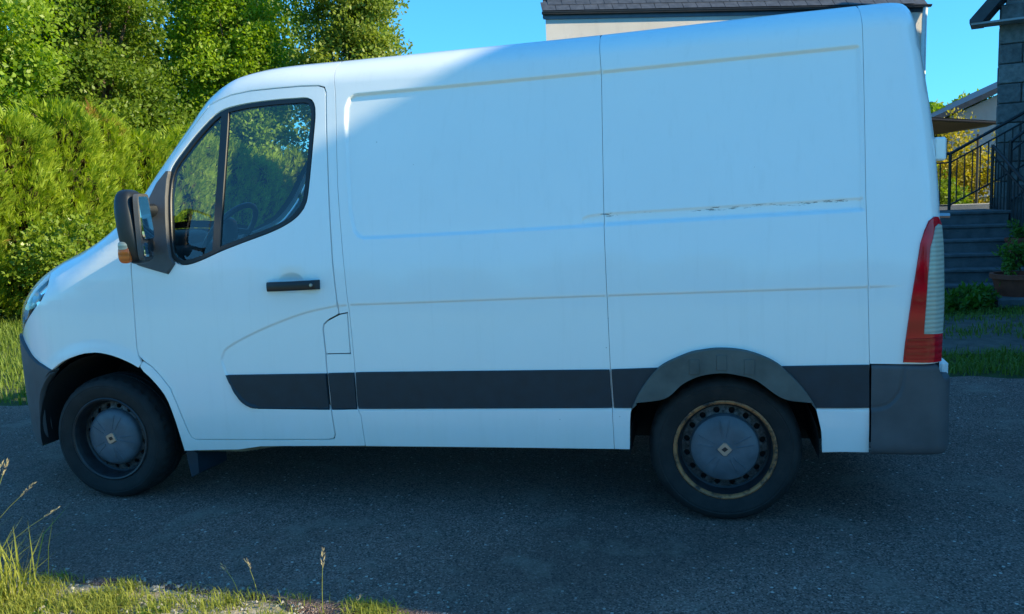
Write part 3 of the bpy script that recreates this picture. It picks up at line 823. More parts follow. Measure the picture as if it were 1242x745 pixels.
# ---- wheels
def rust_rim():
    m, nt, bs = nmat('rusty_black_rim'); n = noise(nt, 22, 6, .7); n2 = noise(nt, 60, 4, .7)
    f = mapr(nt, math_n(nt, 'ADD', n.outputs[0], math_n(nt, 'MULTIPLY', n2.outputs[0], .5)), .60, .80)
    L(nt, mixc(nt, f, (.026, .018, .014), (.38, .15, .055)), bs.inputs['Base Color']); bs.inputs['Roughness'].default_value = .6; return m
M['rim'] = simple('black_steel_rim', (.016, .017, .02), .45, var=.35, vs=18)
M['rimlip'] = rust_rim()
M['rimdisc'] = simple('scuffed_rim_disc', (.085, .082, .08), .55, metal=.4, var=.85, vs=55)
M['cap'] = simple('grey_hub_cap', (.085, .105, .125), .5, var=.25, vs=12)
M['badge'] = simple('badge_silver', (.42, .40, .36), .35, metal=.8)
def tyre_mat():
    m, nt, bs = nmat('tyre_rubber'); n = noise(nt, 12, 5, .65)
    L(nt, mixc(nt, mapr(nt, n.outputs[0], .42, .72), (.007, .0075, .008), (.020, .019, .018)), bs.inputs['Base Color'])
    bs.inputs['Roughness'].default_value = .78; bump(nt, noise(nt, 160, 2).outputs[0], bs, .0008); return m
M['tyre'] = tyre_mat()
RW = .338
def wheel(x, far=False, spin=0.0, RW=.338):
    cz = RW - .004; yo = .034
    c = np.array([x, yo, cz])
    w = empty('wheel', (0, 0, 0), van)
    w.location = Vector((x, yo if not far else 2*HW - yo, cz)) - Vector(van.location)
    kk = RW/.338
    def put(name, mb, mat, smooth=True, angle=30):
        V = np.array(mb.V); V = (V - c) * np.array([kk, 1, kk]) @ rot_y(spin).T + c
        if name == 'tyre': V[:, 2] = np.maximum(V[:, 2], .0025)
        F = mb.F
        if far: V[:, 1] = 2*HW - V[:, 1]; F = [f[::-1] for f in F]
        return obj(name, V, F, mat, w, smooth, None, angle)
    n = 144
    prof = [(.216,.016),(.222,.008),(.236,.003),(.262,-.004),(.285,-.006),(.287,-.0045),(.292,-.0045),(.294,-.006),(.306,-.002),(.318,.008),(.326,.020),(.3295,.026),(.331,.032),(.3345,.040),(.337,.055),(.338,.085),(.3325,.087),(.3325,.093),(.338,.095),(.338,.125),(.3325,.127),(.3325,.133),(.338,.135),(.337,.165),(.333,.182),(.318,.212),(.29,.226),(.24,.222),(.216,.205)]
    def mod(k, j):
        if j in (10, 11, 12, 13): return (-.003, -.006, -.012, -.012)[j-10] * (1 if k % 4 == 0 else 0)
        return 0
    t = MB(); t.lathe(prof, c, n, 'y', False, mod)
    # flatten where it stands
    for cnt in (1,):
        put('tyre', t, M['tyre'], True, 40)
    r = MB(); r.lathe([(.2265,.010),(.2275,.003),(.222,-.001),(.214,.002),(.210,.008),(.209,.016)], c, 72); put('rim_lip', r, M['rimlip'] if x > 1 else M['rim'])
    r = MB(); r.lathe([(.209,.016),(.207,.022),(.205,.030),(.203,.060),(.198,.072),(.190,.078)], c, 72); put('rim', r, M['rim'])
    # disc with a ring of holes: 16 windows between two rings
    d = MB(); nh = 16; ri, ro = .148, .190
    V = []; F = []; seg = 8
    for h in range(nh):
        a0 = 2*math.pi*h/nh; a1 = a0 + 2*math.pi/nh
        # square sector patch with a round hole
        base = len(V); ring_o = []; ring_i = []; rings = []
        m_ = 4*4
        ac = (a0+a1)/2; rc = .1705
        for q in range(m_):
            ph = 2*math.pi*q/m_ + math.pi/4
            cxx, syy = math.cos(ph), math.sin(ph); mxx = max(abs(cxx), abs(syy))
            ux, uy = cxx/mxx, syy/mxx
            rr_ = (ri+ro)/2 + ux*(ro-ri)/2; aa = ac + uy*(a1-a0)/2
            sh = lambda R_: .062 + (R_-.148)/(.042)*.016
            V.append(c + np.array([rr_*math.cos(aa), sh(rr_), rr_*math.sin(aa)]))
            hr = rc + .0135*cxx; ha = ac + .0135*1.05*syy/rc
            V.append(c + np.array([hr*math.cos(ha), sh(hr), hr*math.sin(ha)]))
            V.append(c + np.array([hr*math.cos(ha), sh(hr)+.012, hr*math.sin(ha)]))
        for q in range(m_):
            q2 = (q+1) % m_
            for j in range(2): F.append((base+q*3+j, base+q2*3+j, base+q2*3+j+1, base+q*3+j+1))
    d.add(V, F); put('rim_disc', d, M['rimdisc'], True, 30)
    b = MB(); b.lathe([(.215,.10),(.0005,.10)], c, 32); put('rim_shade_disc', b, M['dark'])  # flat dark disc standing in for the shade behind the rim holes
    # hub cap
    k = MB(); k.lathe([(.0005,.018),(.028,.018),(.030,.020),(.055,.018),(.10,.021),(.130,.027),(.148,.038),(.155,.054),(.155,.066)], c, 64); cap = put('hub_cap', k, M['cap'], True, 35)
    # raised keys around the cap
    for h in range(5):
        a = 2*math.pi*h/5 + math.pi/2
        kb_ = MB()
        for sgn in (-1, 1):
            dr = np.array([math.cos(a), 0, math.sin(a)]); tr_ = np.array([-math.sin(a), 0, math.cos(a)])
            for (r0_, r1_, y0_, y1_) in ((.052, .100, .0175, .0205), (.100, .128, .0205, .0275)):
                q0 = c + dr*r0_ + tr_*sgn*.013*(r0_/.08); q1 = c + dr*r1_ + tr_*sgn*.013*(r1_/.08)
                kb_.tube([q0 + (0, y0_, 0), q1 + (0, y1_, 0)], .0028, 5)
        put('cap_rib', kb_, M['cap'], False)
    # diamond badge: a lozenge outline round a dark slot
    g = MB(); hw_, hh_ = .032, .029
    O = [(-hw_, 0), (-.006, hh_), (.006, hh_), (hw_, 0), (.006, -hh_), (-.006, -hh_)]
    g.prism(O, lambda x_, z_: tuple(c + np.array([x_, .0125, z_])), lambda x_, z_: tuple(c + np.array([x_*1.1, .019, z_*1.1])))
    put('badge', g, M['badge'], False)
    g = MB(); I = [(-.015, -.001), (.001, .012), (.015, .001), (-.001, -.012)]
    g.prism(I, lambda x_, z_: tuple(c + np.array([x_, .0115, z_])), lambda x_, z_: tuple(c + np.array([x_, .013, z_])))
    put('badge_slot', g, M['trim'], False)
    return w
wheel(-.006, False, .35, .336); wheel(3.200, False, 0.0, .347); wheel(-.006, True, .2, .336); wheel(3.200, True, .5, .347)

# ---- door mirrors
def super_box(c, d, e=4.0, nu=24, nv=14, shear=None):
    """rounded box as a superellipsoid"""
    V = []; F = []
    sg = lambda v, p: math.copysign(abs(v)**p, v)
    for i in range(nv+1):
        ph = -math.pi/2 + math.pi*i/nv
        for j in range(nu):
            th = 2*math.pi*j/nu
            q = np.array([sg(math.cos(ph), 2/e)*sg(math.cos(th), 2/e), sg(math.cos(ph), 2/e)*sg(math.sin(th), 2/e), sg(math.sin(ph), 2/e)]) * np.array(d) / 2
            if shear is not None: q = shear(q)
            V.append(np.array(c) + q)
    for i in range(nv):
        for j in range(nu): F.append((i*nu+j, i*nu+(j+1) % nu, (i+1)*nu+(j+1) % nu, (i+1)*nu+j))
    return V, F
MC = np.array([.402, -.145, 1.458])
def msh(q):
    t = q[2]/.19
    f = 1 - .10*t*t
    return np.array([q[0]*(1 + .0*t) - .018*t - .03*max(0, (.11-abs(q[1]))), q[1]*f, q[2]])
sail = [(.425,1.728),(.373,1.668),(.305,1.534),(.289,1.35),(.281,1.262),(.451,1.214),(.489,1.262),(.466,1.296),(.451,1.38),(.437,1.505),(.430,1.597),(.432,1.681),(.440,1.728)]
mirrors = both_mb('door_mirror', (lambda b: b.add(*super_box(MC, (.110, .172, .362), 3.2, 32, 20, msh)) or b)(MB()), 'trim', VV, True, 60)
sails = emit('mirror_mount', panel(sail, .0, off=.016, depth=.02, h=.04, feat=False, lip=.006), 'bumper', mirrors)
def plate(c, hy, hz, th, ang, rnd=.3, n=28, tilt=.0):
    """rounded plate facing the rear, turned by ang about z"""
    b = MB(); pts = []
    for k in range(n):
        a = 2*math.pi*k/n; pts.append((hy*math.copysign(abs(math.cos(a))**rnd, math.cos(a)), hz*math.copysign(abs(math.sin(a))**rnd, math.sin(a))))
    R_ = rot_z(ang) @ rot_y(-tilt)
    b.prism(pts, lambda y, z: tuple(np.array(c) + R_ @ np.array([th, y, z])), lambda y, z: tuple(np.array(c) + R_ @ np.array([0, y, z])))
    return b
both_mb('mirror_rim', plate(MC + (.038, 0, -.002), .074, .160, .022, .26), 'bumper', mirrors, False)
def pair_mb(name, near, far_mb, mat, parents):
    obj(name, near.V, near.F, M[mat], parents[0], False)
    V = np.array(far_mb.V); V[:, 1] = 2*HW - V[:, 1]; obj(name, V, [f[::-1] for f in far_mb.F], M[mat], parents[1], False)
pair_mb('mirror_glass', plate(MC + (.058, .003, .043), .062, .104, .010, .26, tilt=.08), plate(MC + (.058, .003, .043), .062, .104, .014, .26, tilt=.24), 'mirror', mirrors)
pair_mb('wide_mirror_glass', plate(MC + (.058, .003, -.112), .058, .034, .008, .30, tilt=.10), plate(MC + (.058, .003, -.112), .058, .034, .010, .30, tilt=.26), 'mirror', mirrors)
for z0 in (1.545, 1.365):
    b = MB(); b.tube([tuple(MC + (.01, .08, z0-1.462)), (.345, -.05, z0-.005), (.36, .065, z0-.01)], [.026, .030, .036], 10)
    both_mb('mirror_arm', b, 'trim', mirrors)
M['amber'] = lens('amber_indicator', (.75, .16, .03), .2, 240)
ind = MB(); ind.add(*super_box(MC + (-.014, -.066, -.128), (.066, .045, .090), 3, 18, 12)); both_mb('indicator', ind, 'amber', mirrors, True, 60)
ind = MB(); ind.add(*super_box(MC + (-.014, -.068, -.090), (.056, .043, .050), 3, 18, 12)); both_mb('indicator_lens', ind, 'clear', mirrors, True, 60)

# ---- cab interior
mb = MB(); mb.add(*super_box((.02, HW, 1.08), (.62, 1.78, .50), 5, 28, 16, lambda q: np.array([q[0], q[1], q[2] + .06*(q[0]/.31)]))); mb.build('dashboard', M['cabin'], van, True, 60)
mb = MB(); mb.add(*super_box((.17, .55, 1.34), (.24, .42, .16), 3.5, 20, 12)); mb.build('instrument_hood', M['cabin'], van, True, 60)
st = MB(); ctr = np.array([.50, .54, 1.39]); ax1 = np.array([0, 1.0, 0]); ax2 = np.array([.62, 0, .78])
ring = [ctr + .20*(math.cos(a)*ax1 + math.sin(a)*ax2) for a in np.linspace(0, 2*math.pi, 41)]
st.tube(ring, .016, 10, False)
for a in (math.radians(0), math.radians(180), math.radians(270)): st.tube([ctr + np.array([-.03, 0, .03]), ctr + .2*(math.cos(a)*ax1 + math.sin(a)*ax2)], .016, 8)
st.add(*super_box(ctr + np.array([-.02, 0, .02]), (.09, .15, .15), 3, 16, 10)); st.tube([ctr, ctr + np.array([-.30, 0, -.22])], .04, 10)
st.build('steering_wheel', M['trim'], van, True, 50)
for y0, wd in ((.54, .50), (1.33, .50)):
    s_ = empty('seat', (0, 0, 0), van); s_.location = Vector((1.0, y0, .5)) - Vector(van.location)
    b = MB(); b.add(*super_box((.88, y0, .86), (.52, wd, .20), 4)); b.build('cushion', M['fabric'], s_, True, 60)
    b = MB(); b.add(*super_box((1.13, y0, 1.22), (.20, wd*.96, .66), 4, 24, 16, lambda q: np.array([q[0] + q[2]*.18, q[1]*(1-.12*max(0, q[2])/.33), q[2]]))); b.build('backrest', M['fabric'], s_, True, 60)
    b = MB(); b.add(*super_box((1.20, y0, 1.66), (.12, .26, .18), 3.5)); b.build('headrest', M['fabric'], s_, True, 60)
mb = MB(); mb.box((.88, HW, .66), (.80, 1.84, .06)); mb.build('cab_floor', M['cabin'], van)
mb = MB(); mb.prism([(.10, .64), (.10, 1.2), (.15, 1.6), (.26, 2.06), (1.81, 2.06), (1.92, 1.6), (1.97, 1.2), (1.97, .64)], lambda y, z: (1.30, y, z), lambda y, z: (1.33, y, z)); mb.build('bulkhead', M['cabin'], van)
# ---------------------------------------------------------------- ground
def grid_sheet(name, x0, x1, y0, y1, nx, ny, zf, mat, knd='structure'):
    xs = np.linspace(x0, x1, nx); ys = np.linspace(y0, y1, ny)
    V = [(x, y, zf(x, y)) for x in xs for y in ys]
    F = [(i*ny+j, (i+1)*ny+j, (i+1)*ny+j+1, i*ny+j+1) for i in range(nx-1) for j in range(ny-1)]
    o = obj(name, V, F, mat, None, True); kind(o, knd); return o
def soil_mat():
    m, nt, bs = nmat('verge_soil'); n = noise(nt, 3, 6, .6); n2 = noise(nt, 45, 5, .7)
    c = mixc(nt, mapr(nt, n.outputs[0], .35, .65), (.24, .20, .135), (.42, .36, .27))
    c = mixc(nt, mapr(nt, n2.outputs[0], .45, .7), c, (.46, .41, .32))
    L(nt, c, bs.inputs['Base Color']); bs.inputs['Roughness'].default_value = .95
    bump(nt, n2.outputs[0], bs, .012); return m
def lawn_mat():
    m, nt, bs = nmat('lawn_soil'); n = noise(nt, 2.5, 6, .65); n2 = noise(nt, 40, 4, .7)
    c = mixc(nt, mapr(nt, n.outputs[0], .35, .65), (.035, .055, .012), (.07, .10, .02))
    L(nt, c, bs.inputs['Base Color']); bs.inputs['Roughness'].default_value = .95; bump(nt, n2.outputs[0], bs, .02); return m
def asphalt_mat():
    m, nt, bs = nmat('old_asphalt')
    n = noise(nt, .9, 5, .6); n2 = noise(nt, 230, 3, .7); n3 = noise(nt, 9, 4, .6)
    v = N(nt, 'ShaderNodeTexVoronoi'); v.inputs['Scale'].default_value = 150; L(nt, world_pos(nt), v.inputs['Vector'])
    v2 = N(nt, 'ShaderNodeTexVoronoi'); v2.inputs['Scale'].default_value = 34; L(nt, world_pos(nt), v2.inputs['Vector'])
    c = mixc(nt, mapr(nt, n.outputs[0], .3, .7), (.225, .138, .112), (.30, .188, .155))
    c = mixc(nt, mapr(nt, n3.outputs[0], .40, .75, 0, .6), c, (.13, .118, .104))
    # aggregate: each chip its own grey
    sc = N(nt, 'ShaderNodeSeparateColor'); L(nt, v.outputs['Color'], sc.inputs[0])
    c = mixc(nt, mapr(nt, sc.outputs[0], .62, .95, 0, 1.0), c, (.46, .32, .27))
    c = mixc(nt, mapr(nt, sc.outputs[1], .60, .85, 0, .8), c, (.050, .034, .028))
    sc2 = N(nt, 'ShaderNodeSeparateColor'); L(nt, v2.outputs['Color'], sc2.inputs[0])
    pale = math_n(nt, 'MULTIPLY', math_n(nt, 'GREATER_THAN', sc2.outputs[0], .90), math_n(nt, 'LESS_THAN', v2.outputs['Distance'], .22))
    c = mixc(nt, math_n(nt, 'MULTIPLY', pale, .9), c, (.75, .68, .60))
    # dust patches
    n7 = noise(nt, .55, 5, .6); c = mixc(nt, mapr(nt, n7.outputs[0], .50, .68, 0, .5), c, (.085, .062, .052))
    n6 = noise(nt, 2.3, 6, .7)
    c = mixc(nt, mapr(nt, n6.outputs[0], .54, .68, 0, .6), c, (.34, .27, .22))
    L(nt, c, bs.inputs['Base Color']); bs.inputs['Roughness'].default_value = .82; bs.inputs['Specular IOR Level'].default_value = .3
    h = math_n(nt, 'ADD', math_n(nt, 'MULTIPLY', v.outputs['Distance'], 1.0), math_n(nt, 'MULTIPLY', n2.outputs[0], .6))
    bump(nt, h, bs, .010, 1.0); return m
M['soil'] = soil_mat(); M['lawn'] = lawn_mat(); M['asphalt'] = asphalt_mat()
M['dirt'] = simple('packed_dirt', (.095, .088, .075), .95, var=.4, vs=7, bmp=.012, bs_scale=40)
kind(obj('ground', [(-300, -300, -.03), (300, -300, -.03), (300, 300, -.03), (-300, 300, -.03)], [(0, 1, 2, 3)], M['lawn']), 'structure')
# asphalt drive with a ragged edge on both sides
def ed(x, seed): return .05*math.sin(x*2.3+seed) + .03*math.sin(x*6.1+seed*2) + .02*math.sin(x*13.7+seed*3)
V = []; F = []; XS = np.linspace(-30, 30, 1200)
for x in XS:
    yn = -.885 - .03*(x-1.0) + .5*ed(x, 1)
    if x > 1.5: yn = -.90 - 2.6*min(1, (x-1.5)/2.2)**1.5 + ed(x, 1)
    yf = 2.48 + .165*x + ed(x, 4) if x < 5.2 else 3.36 + ed(x, 4)
    yf = max(yf, 1.2 if x > -6 else 1.0)
    for t in (0, .008, .25, .5, .75, .98, 1): V.append((x, yn + (yf-yn)*t, .0 - (.028 if t in (0, 1) else 0)))
for i in range(len(XS)-1):
    for j in range(6): F.append((i*7+j, (i+1)*7+j, (i+1)*7+j+1, i*7+j+1))
drive = obj('asphalt_drive', V, F, M['asphalt'], None, True); kind(drive, 'structure')
grid_sheet('verge', -14, 14, -3.2, -.74, 200, 60, lambda x, y: -.024 + min(1, max(0, (-.86-y)*4))*(.012*math.sin(3*x+y*2) + .008*math.sin(7*x-5*y) + .004*math.sin(17*x+13*y)) + min(.02, max(0, (-.95-y)*.06)), M['soil'])
M['yard'] = simple('green_bounce', (.27, .42, .20), .95, var=.25, vs=5, bmp=.01, bs_scale=60)
grid_sheet('bounce_sheet', -16, 16, -18, -3.1, 20, 14, lambda x, y: .002, M['yard'])  # unseen sheet added behind the camera, green to bounce light onto the flank
grid_sheet('dirt_path', 3.0, 14, 4.25, 6.6, 50, 24, lambda x, y: -.012 + .012*math.sin(3*x+y*2), M['dirt'])

# ---------------------------------------------------------------- grass and weeds
M['grass_lit'] = leaf_mat('verge_grass', (.14, .18, .023), (.33, .35, .062), .34, .6)
M['grass_lawn'] = leaf_mat('lawn_grass', (.085, .15, .02), (.20, .27, .04), .30, .6)
M['straw'] = leaf_mat('dry_straw', (.38, .31, .16), (.52, .44, .26), .25, .7)
M['weed'] = leaf_mat('weed_leaf', (.05, .13, .015), (.13, .24, .03), .3, .5)
def blades(P, hmin, hmax, w, lean, seed):
    """each blade: two quads narrowing to the tip"""
    r = np.random.default_rng(seed); n = len(P)
    a = r.uniform(0, 2*np.pi, n); h = r.uniform(hmin, hmax, n); ln = r.uniform(.1, 1, n)*lean
    d = np.stack([np.cos(a), np.sin(a), 0*a], 1); t = np.stack([-np.sin(a), np.cos(a), 0*a], 1)
    ww = (w * r.uniform(.6, 1.3, n))[:, None]; H = h[:, None]*np.array([0, 0, 1.0])
    p0 = P; p1 = P + H*.55 + d*(ln*h*.35)[:, None]; p2 = P + H*(1-.3*ln[:, None]) + d*(ln*h)[:, None]
    q1 = np.stack([p0 - t*ww, p0 + t*ww, p1 + t*ww*.75, p1 - t*ww*.75], 1)
    q2 = np.stack([p1 - t*ww*.75, p1 + t*ww*.75, p2 + t*ww*.1, p2 - t*ww*.1], 1)
    return np.concatenate([q1, q2])
def clumped(n, x0, x1, y0, y1, seed, k=60, sd=.08, frac=.7, z=0.0):
    r = np.random.default_rng(seed); c = np.stack([r.uniform(x0, x1, k), r.uniform(y0, y1, k)], 1)
    m = int(n*frac); a = c[r.integers(0, k, m)] + r.normal(0, sd, (m, 2)); b = np.stack([r.uniform(x0, x1, n-m), r.uniform(y0, y1, n-m)], 1)
    q = np.concatenate([a, b]); return np.concatenate([q, np.full((len(q), 1), z)], 1)
P1 = np.concatenate([clumped(3000, -2.6, 1.6, -2.6, -1.3, 3, 46, .09, .8, -.02), clumped(12000, -.5, 2.05, -1.36, -.80, 4, 62, .045, .93, -.012)])
keep = P1[:, 1] < -.83 - .05*np.clip(P1[:, 0], 0, 9)
g1 = fast_quads('verge_grass', blades(P1[keep], .015, .06, .0022, 1.3, 5), M['grass_lit']); kind(g1, 'stuff')
P2 = clumped(900, -1.6, 2.1, -2.1, -.88, 8, 40, .10, .7, -.02)
g2 = fast_quads('dry_grass', blades(P2, .015, .06, .0016, 1.6, 6), M['straw']); kind(g2, 'stuff')
# pebbles and chippings on the verge and along the drive edge
def pebbles(name, n, x0, x1, y0, y1, s0, s1, mat, seed, z=0.0):
    r = np.random.default_rng(seed); V = []; F = []
    for i in range(n):
        c = np.array([r.uniform(x0, x1), r.uniform(y0, y1), z]); s = s0 + (s1-s0)*r.random()**3
        o = np.array([(1,0,0),(0,1,0),(-1,0,0),(0,-1,0),(0,0,.7),(0,0,-.5)], float)*s*r.uniform(.6, 1.3, (6, 3))
        a = r.uniform(0, 6.28); o = o @ rot_z(a).T; b = len(V)
        V += [tuple(c + q + (0, 0, s*.2)) for q in o]
        for k in range(4): F.append((b+k, b+(k+1) % 4, b+4)); F.append((b+(k+1) % 4, b+k, b+5))
    return kind(obj(name, V, F, mat), 'stuff')
M['stone'] = simple('pale_chipping', (.30, .28, .24), .9, var=.5, vs=60)
M['stone2'] = simple('grey_chipping', (.14, .14, .14), .9, var=.6, vs=60)
pebbles('gravel', 3600, -1.0, 2.4, -1.5, -.74, .003, .014, M['stone'], 2, -.006)
pebbles('loose_chippings', 500, -2.5, 5.5, -1.0, 2.0, .002, .006, M['stone2'], 4, .002)
# lawn on the far side of the drive
P3 = np.concatenate([clumped(26000, -9, -1.7, 1.9, 8.0, 21, 300, .16, .5, -.03)])
P3 = P3[P3[:, 1] > 2.46 + .165*P3[:, 0] + .03]
P3 = P3[(P3[:, 1] < 7.6 + .12*(P3[:, 0]+7))]
kind(fast_quads('lawn_grass', blades(P3, .05, .17, .006, .8, 22), M['grass_lawn']), 'stuff')
P4 = np.concatenate([clumped(5000, 4.6, 7.2, 3.38, 4.35, 31, 60, .10, .7, -.02), clumped(700, 4.8, 7.2, 5.0, 5.8, 32, 14, .10, .9, -.01), clumped(3000, 5.0, 7.6, 6.2, 7.3, 33, 50, .12, .8, -.02)])
kind(fast_quads('path_edge_grass', blades(P4, .02, .10, .005, 1.1, 34), M['grass_lawn']), 'stuff')
# single tall grasses gone to seed
def stalk(x, y, h, lean, az, head, nm, label, grp=None, blades_n=3, mat=None):
    r = np.random.default_rng(int(abs(x*1000)+abs(y*777)+h*100))
    root = empty(nm, (x, y, -.02))
    d = np.array([math.cos(az), math.sin(az), 0])
    path = [np.array([x, y, -.02]) + d*lean*h*t*t + np.array([0, 0, h*t*(1-.12*lean*t)]) for t in np.linspace(0, 1, 9)]
    b = MB(); b.tube(path, [.0017*(1-.55*i/8) for i in range(9)], 5); b.build('stem', M['grass_lit'] if mat is None else mat, root, True)
    # seed head: spikelets round the top of the stem
    V = []; F = []; hb_ = MB()
    e = path[-1]; dr = path[-1]-path[-2]; dr /= np.linalg.norm(dr)
    for i in range(int(26*head/.09)):
        t = r.random(); q = e + dr*(t*head - head*.25); a = r.uniform(0, 6.28)
        w = .0035 + .0045*math.sin(math.pi*min(1, t*1.05))
        n = np.array([math.cos(a), math.sin(a), .35]); n /= np.linalg.norm(n)
        s_ = .011*r.uniform(.7, 1.3)
        k = len(hb_.V)
        sd = np.cross(n, dr); sd /= np.linalg.norm(sd) + 1e-9
        p0 = q; p1 = q + n*w + dr*s_*.5 + sd*.0022; p2 = q + n*w*1.4 + dr*s_*1.3; p3 = q + n*w + dr*s_*.5 - sd*.0022
        hb_.add([p0, p1, p2, p3], [(0, 1, 2, 3)])
    hb_.build('seed_head', M['straw'], root)
    P = np.tile(np.array([[x, y, -.02]]), (blades_n, 1)) + r.normal(0, .006, (blades_n, 3))*np.array([1, 1, 0])
    if blades_n: fast_quads('leaf_blade', blades(P, h*.45, h*.85, .0030, .9, int(h*1000)), M['grass_lit'], root)
    tag(root, label, 'grass', grp); return root
G = 'tall seeding grasses on the verge'
TL = 'tall grass stalk with pale seed head leaning over the drive from the verge tuft'
for (x, y, h, ln, az, hd) in ((.12,-1.02,.52,.30,.3,.075),(.16,-1.05,.47,.55,.2,.09),(.19,-1.00,.50,.22,1.2,.07),(.24,-1.06,.40,.75,.1,.08),(.10,-1.10,.44,.25,2.0,.07)):
    stalk(x, y, h, ln, az, hd, 'seeding_grass', TL, G, 5)
stalk(1.68, -1.00, .20, .08, 1.2, .075, 'seeding_grass', 'upright single grass stalk with dense pale seed head at the drive edge', G, 2)
stalk(1.40, -.97, .15, .35, 2.6, .05, 'seeding_grass', 'short bent grass stalk beside the drive edge, leaning away from the upright one', G, 2)
stalk(1.27, -.90, .11, .5, 2.9, .045, 'seeding_grass', 'lowest drooping grass stalk on the shadow line of the verge', G, 1)
stalk(1.80, -1.04, .09, .4, .3, .03, 'seeding_grass', 'tiny grass stalk at the pointed end of the sunlit verge', G, 1)
P5 = clumped(280, -.15, .38, -1.16, -.98, 41, 6, .05, .9, -.02)
kind(fast_quads('tall_grass_tuft', blades(P5, .12, .36, .0028, .9, 42), M['grass_lit']), 'stuff')
# broad weeds
def rosette(x, y, n, ln, label, up=.35):
    r = np.random.default_rng(int(abs(x*999)+abs(y*555))); root = empty('weed', (x, y, -.015)); Q = []
    for i in range(n):
        a = 2*math.pi*i/n + r.uniform(-.3, .3); l = ln*r.uniform(.6, 1.15); w = l*.16; d = np.array([math.cos(a), math.sin(a), 0]); t = np.array([-d[1], d[0], 0]); b = np.array([x, y, -.015])
        u = r.uniform(.4, 1.2)*up
        p = [b, b + d*l*.45 + (0, 0, l*u*.7), b + d*l + (0, 0, l*u*.6)]
        Q += [[p[0]-t*w*.15, p[0]+t*w*.15, p[1]+t*w, p[1]-t*w], [p[1]-t*w, p[1]+t*w, p[2]+t*w*.15, p[2]-t*w*.15]]
    fast_quads('leaves', np.array(Q), M['weed'], root); tag(root, label, 'weed', 'weeds on the verge'); return root
WL = 'low leafy weed growing in the sunlit gravel verge'
for (x, y, n, l) in ((1.0,-1.07,14,.07),(.80,-1.02,11,.06),(1.15,-1.13,12,.06),(.55,-1.12,10,.06),(1.42,-1.13,12,.07),(.36,-.95,9,.05),(1.65,-1.10,9,.05)): rosette(x, y, n, l, WL)
for (x, y, n, l) in ((2.02,-.92,8,.035),(3.30,-.86,12,.045)): rosette(x, y, n, l, 'small weed sprouting from the shaded asphalt edge')
M['yellow'] = simple('yellow_petal', (.75, .55, .02), .6)
for (x, y, z) in ((.20,-1.20,.16),(.42,-1.22,.12),(.30,-1.17,.07)):
    root = empty('yellow_flower', (x, y, -.02)); tag(root, 'small yellow flower in the tall grass tuft', 'flower', 'yellow flowers on the verge')
    b = MB(); b.tube([(x, y, -.02), (x+.008, y, z*.5), (x, y, z)], .0012, 5); b.build('stem', M['weed'], root, True)
    Q = []
    for k in range(8):
        a = 2*math.pi*k/8; d = np.array([math.cos(a), math.sin(a), .35]); t = np.array([-math.sin(a), math.cos(a), 0]); c = np.array([x, y, z])
        Q.append([c, c + d*.008 + t*.004, c + d*.014, c + d*.008 - t*.004])
    fast_quads('petals', np.array(Q), M['yellow'], root)
# ---------------------------------------------------------------- foliage
M['bark'] = simple('bark', (.09, .07, .05), .95, var=.4, vs=15, bmp=.02, bs_scale=25)
def leaf_quads(C, size, r, up=.3, aspect=.5, dirs=None):
    """diamond-shaped leaves at C"""
    n = len(C); d = r.normal(0, 1, (n, 3)); 
    if dirs is not None: d = d*.55 + dirs
    d[:, 2] += up; d /= np.linalg.norm(d, axis=1)[:, None]
    t = r.normal(0, 1, (n, 3)); t -= (t*d).sum(1)[:, None]*d; t /= np.linalg.norm(t, axis=1)[:, None] + 1e-9
    l = (size*r.uniform(.65, 1.35, n))[:, None]; w = l*aspect*.5
    return np.stack([C - d*l*.5, C + t*w - d*l*.05, C + d*l*.5, C - t*w - d*l*.05], 1)
def crown_points(n, c, rx, ry_, rz_, r, clumps=60, cs=.32, shell=.35):
    """leaf positions gathered in clumps through an ellipsoid volume, denser towards the outside"""
    u = r.normal(0, 1, (clumps, 3)); u /= np.linalg.norm(u, axis=1)[:, None]; q = r.uniform(shell, 1.0, clumps)[:, None]
    K = u*q*np.array([rx, ry_, rz_]); cr = cs*r.uniform(.6, 1.4, clumps)
    i = r.integers(0, clumps, n); o = r.normal(0, 1, (n, 3)); o /= np.linalg.norm(o, axis=1)[:, None]; o *= (r.random(n)**.45)[:, None]
    sc = np.array([1.0, 1.0, .75])
    return np.array(c) + K[i] + o*cr[i][:, None]*sc, o, K + np.array(c)
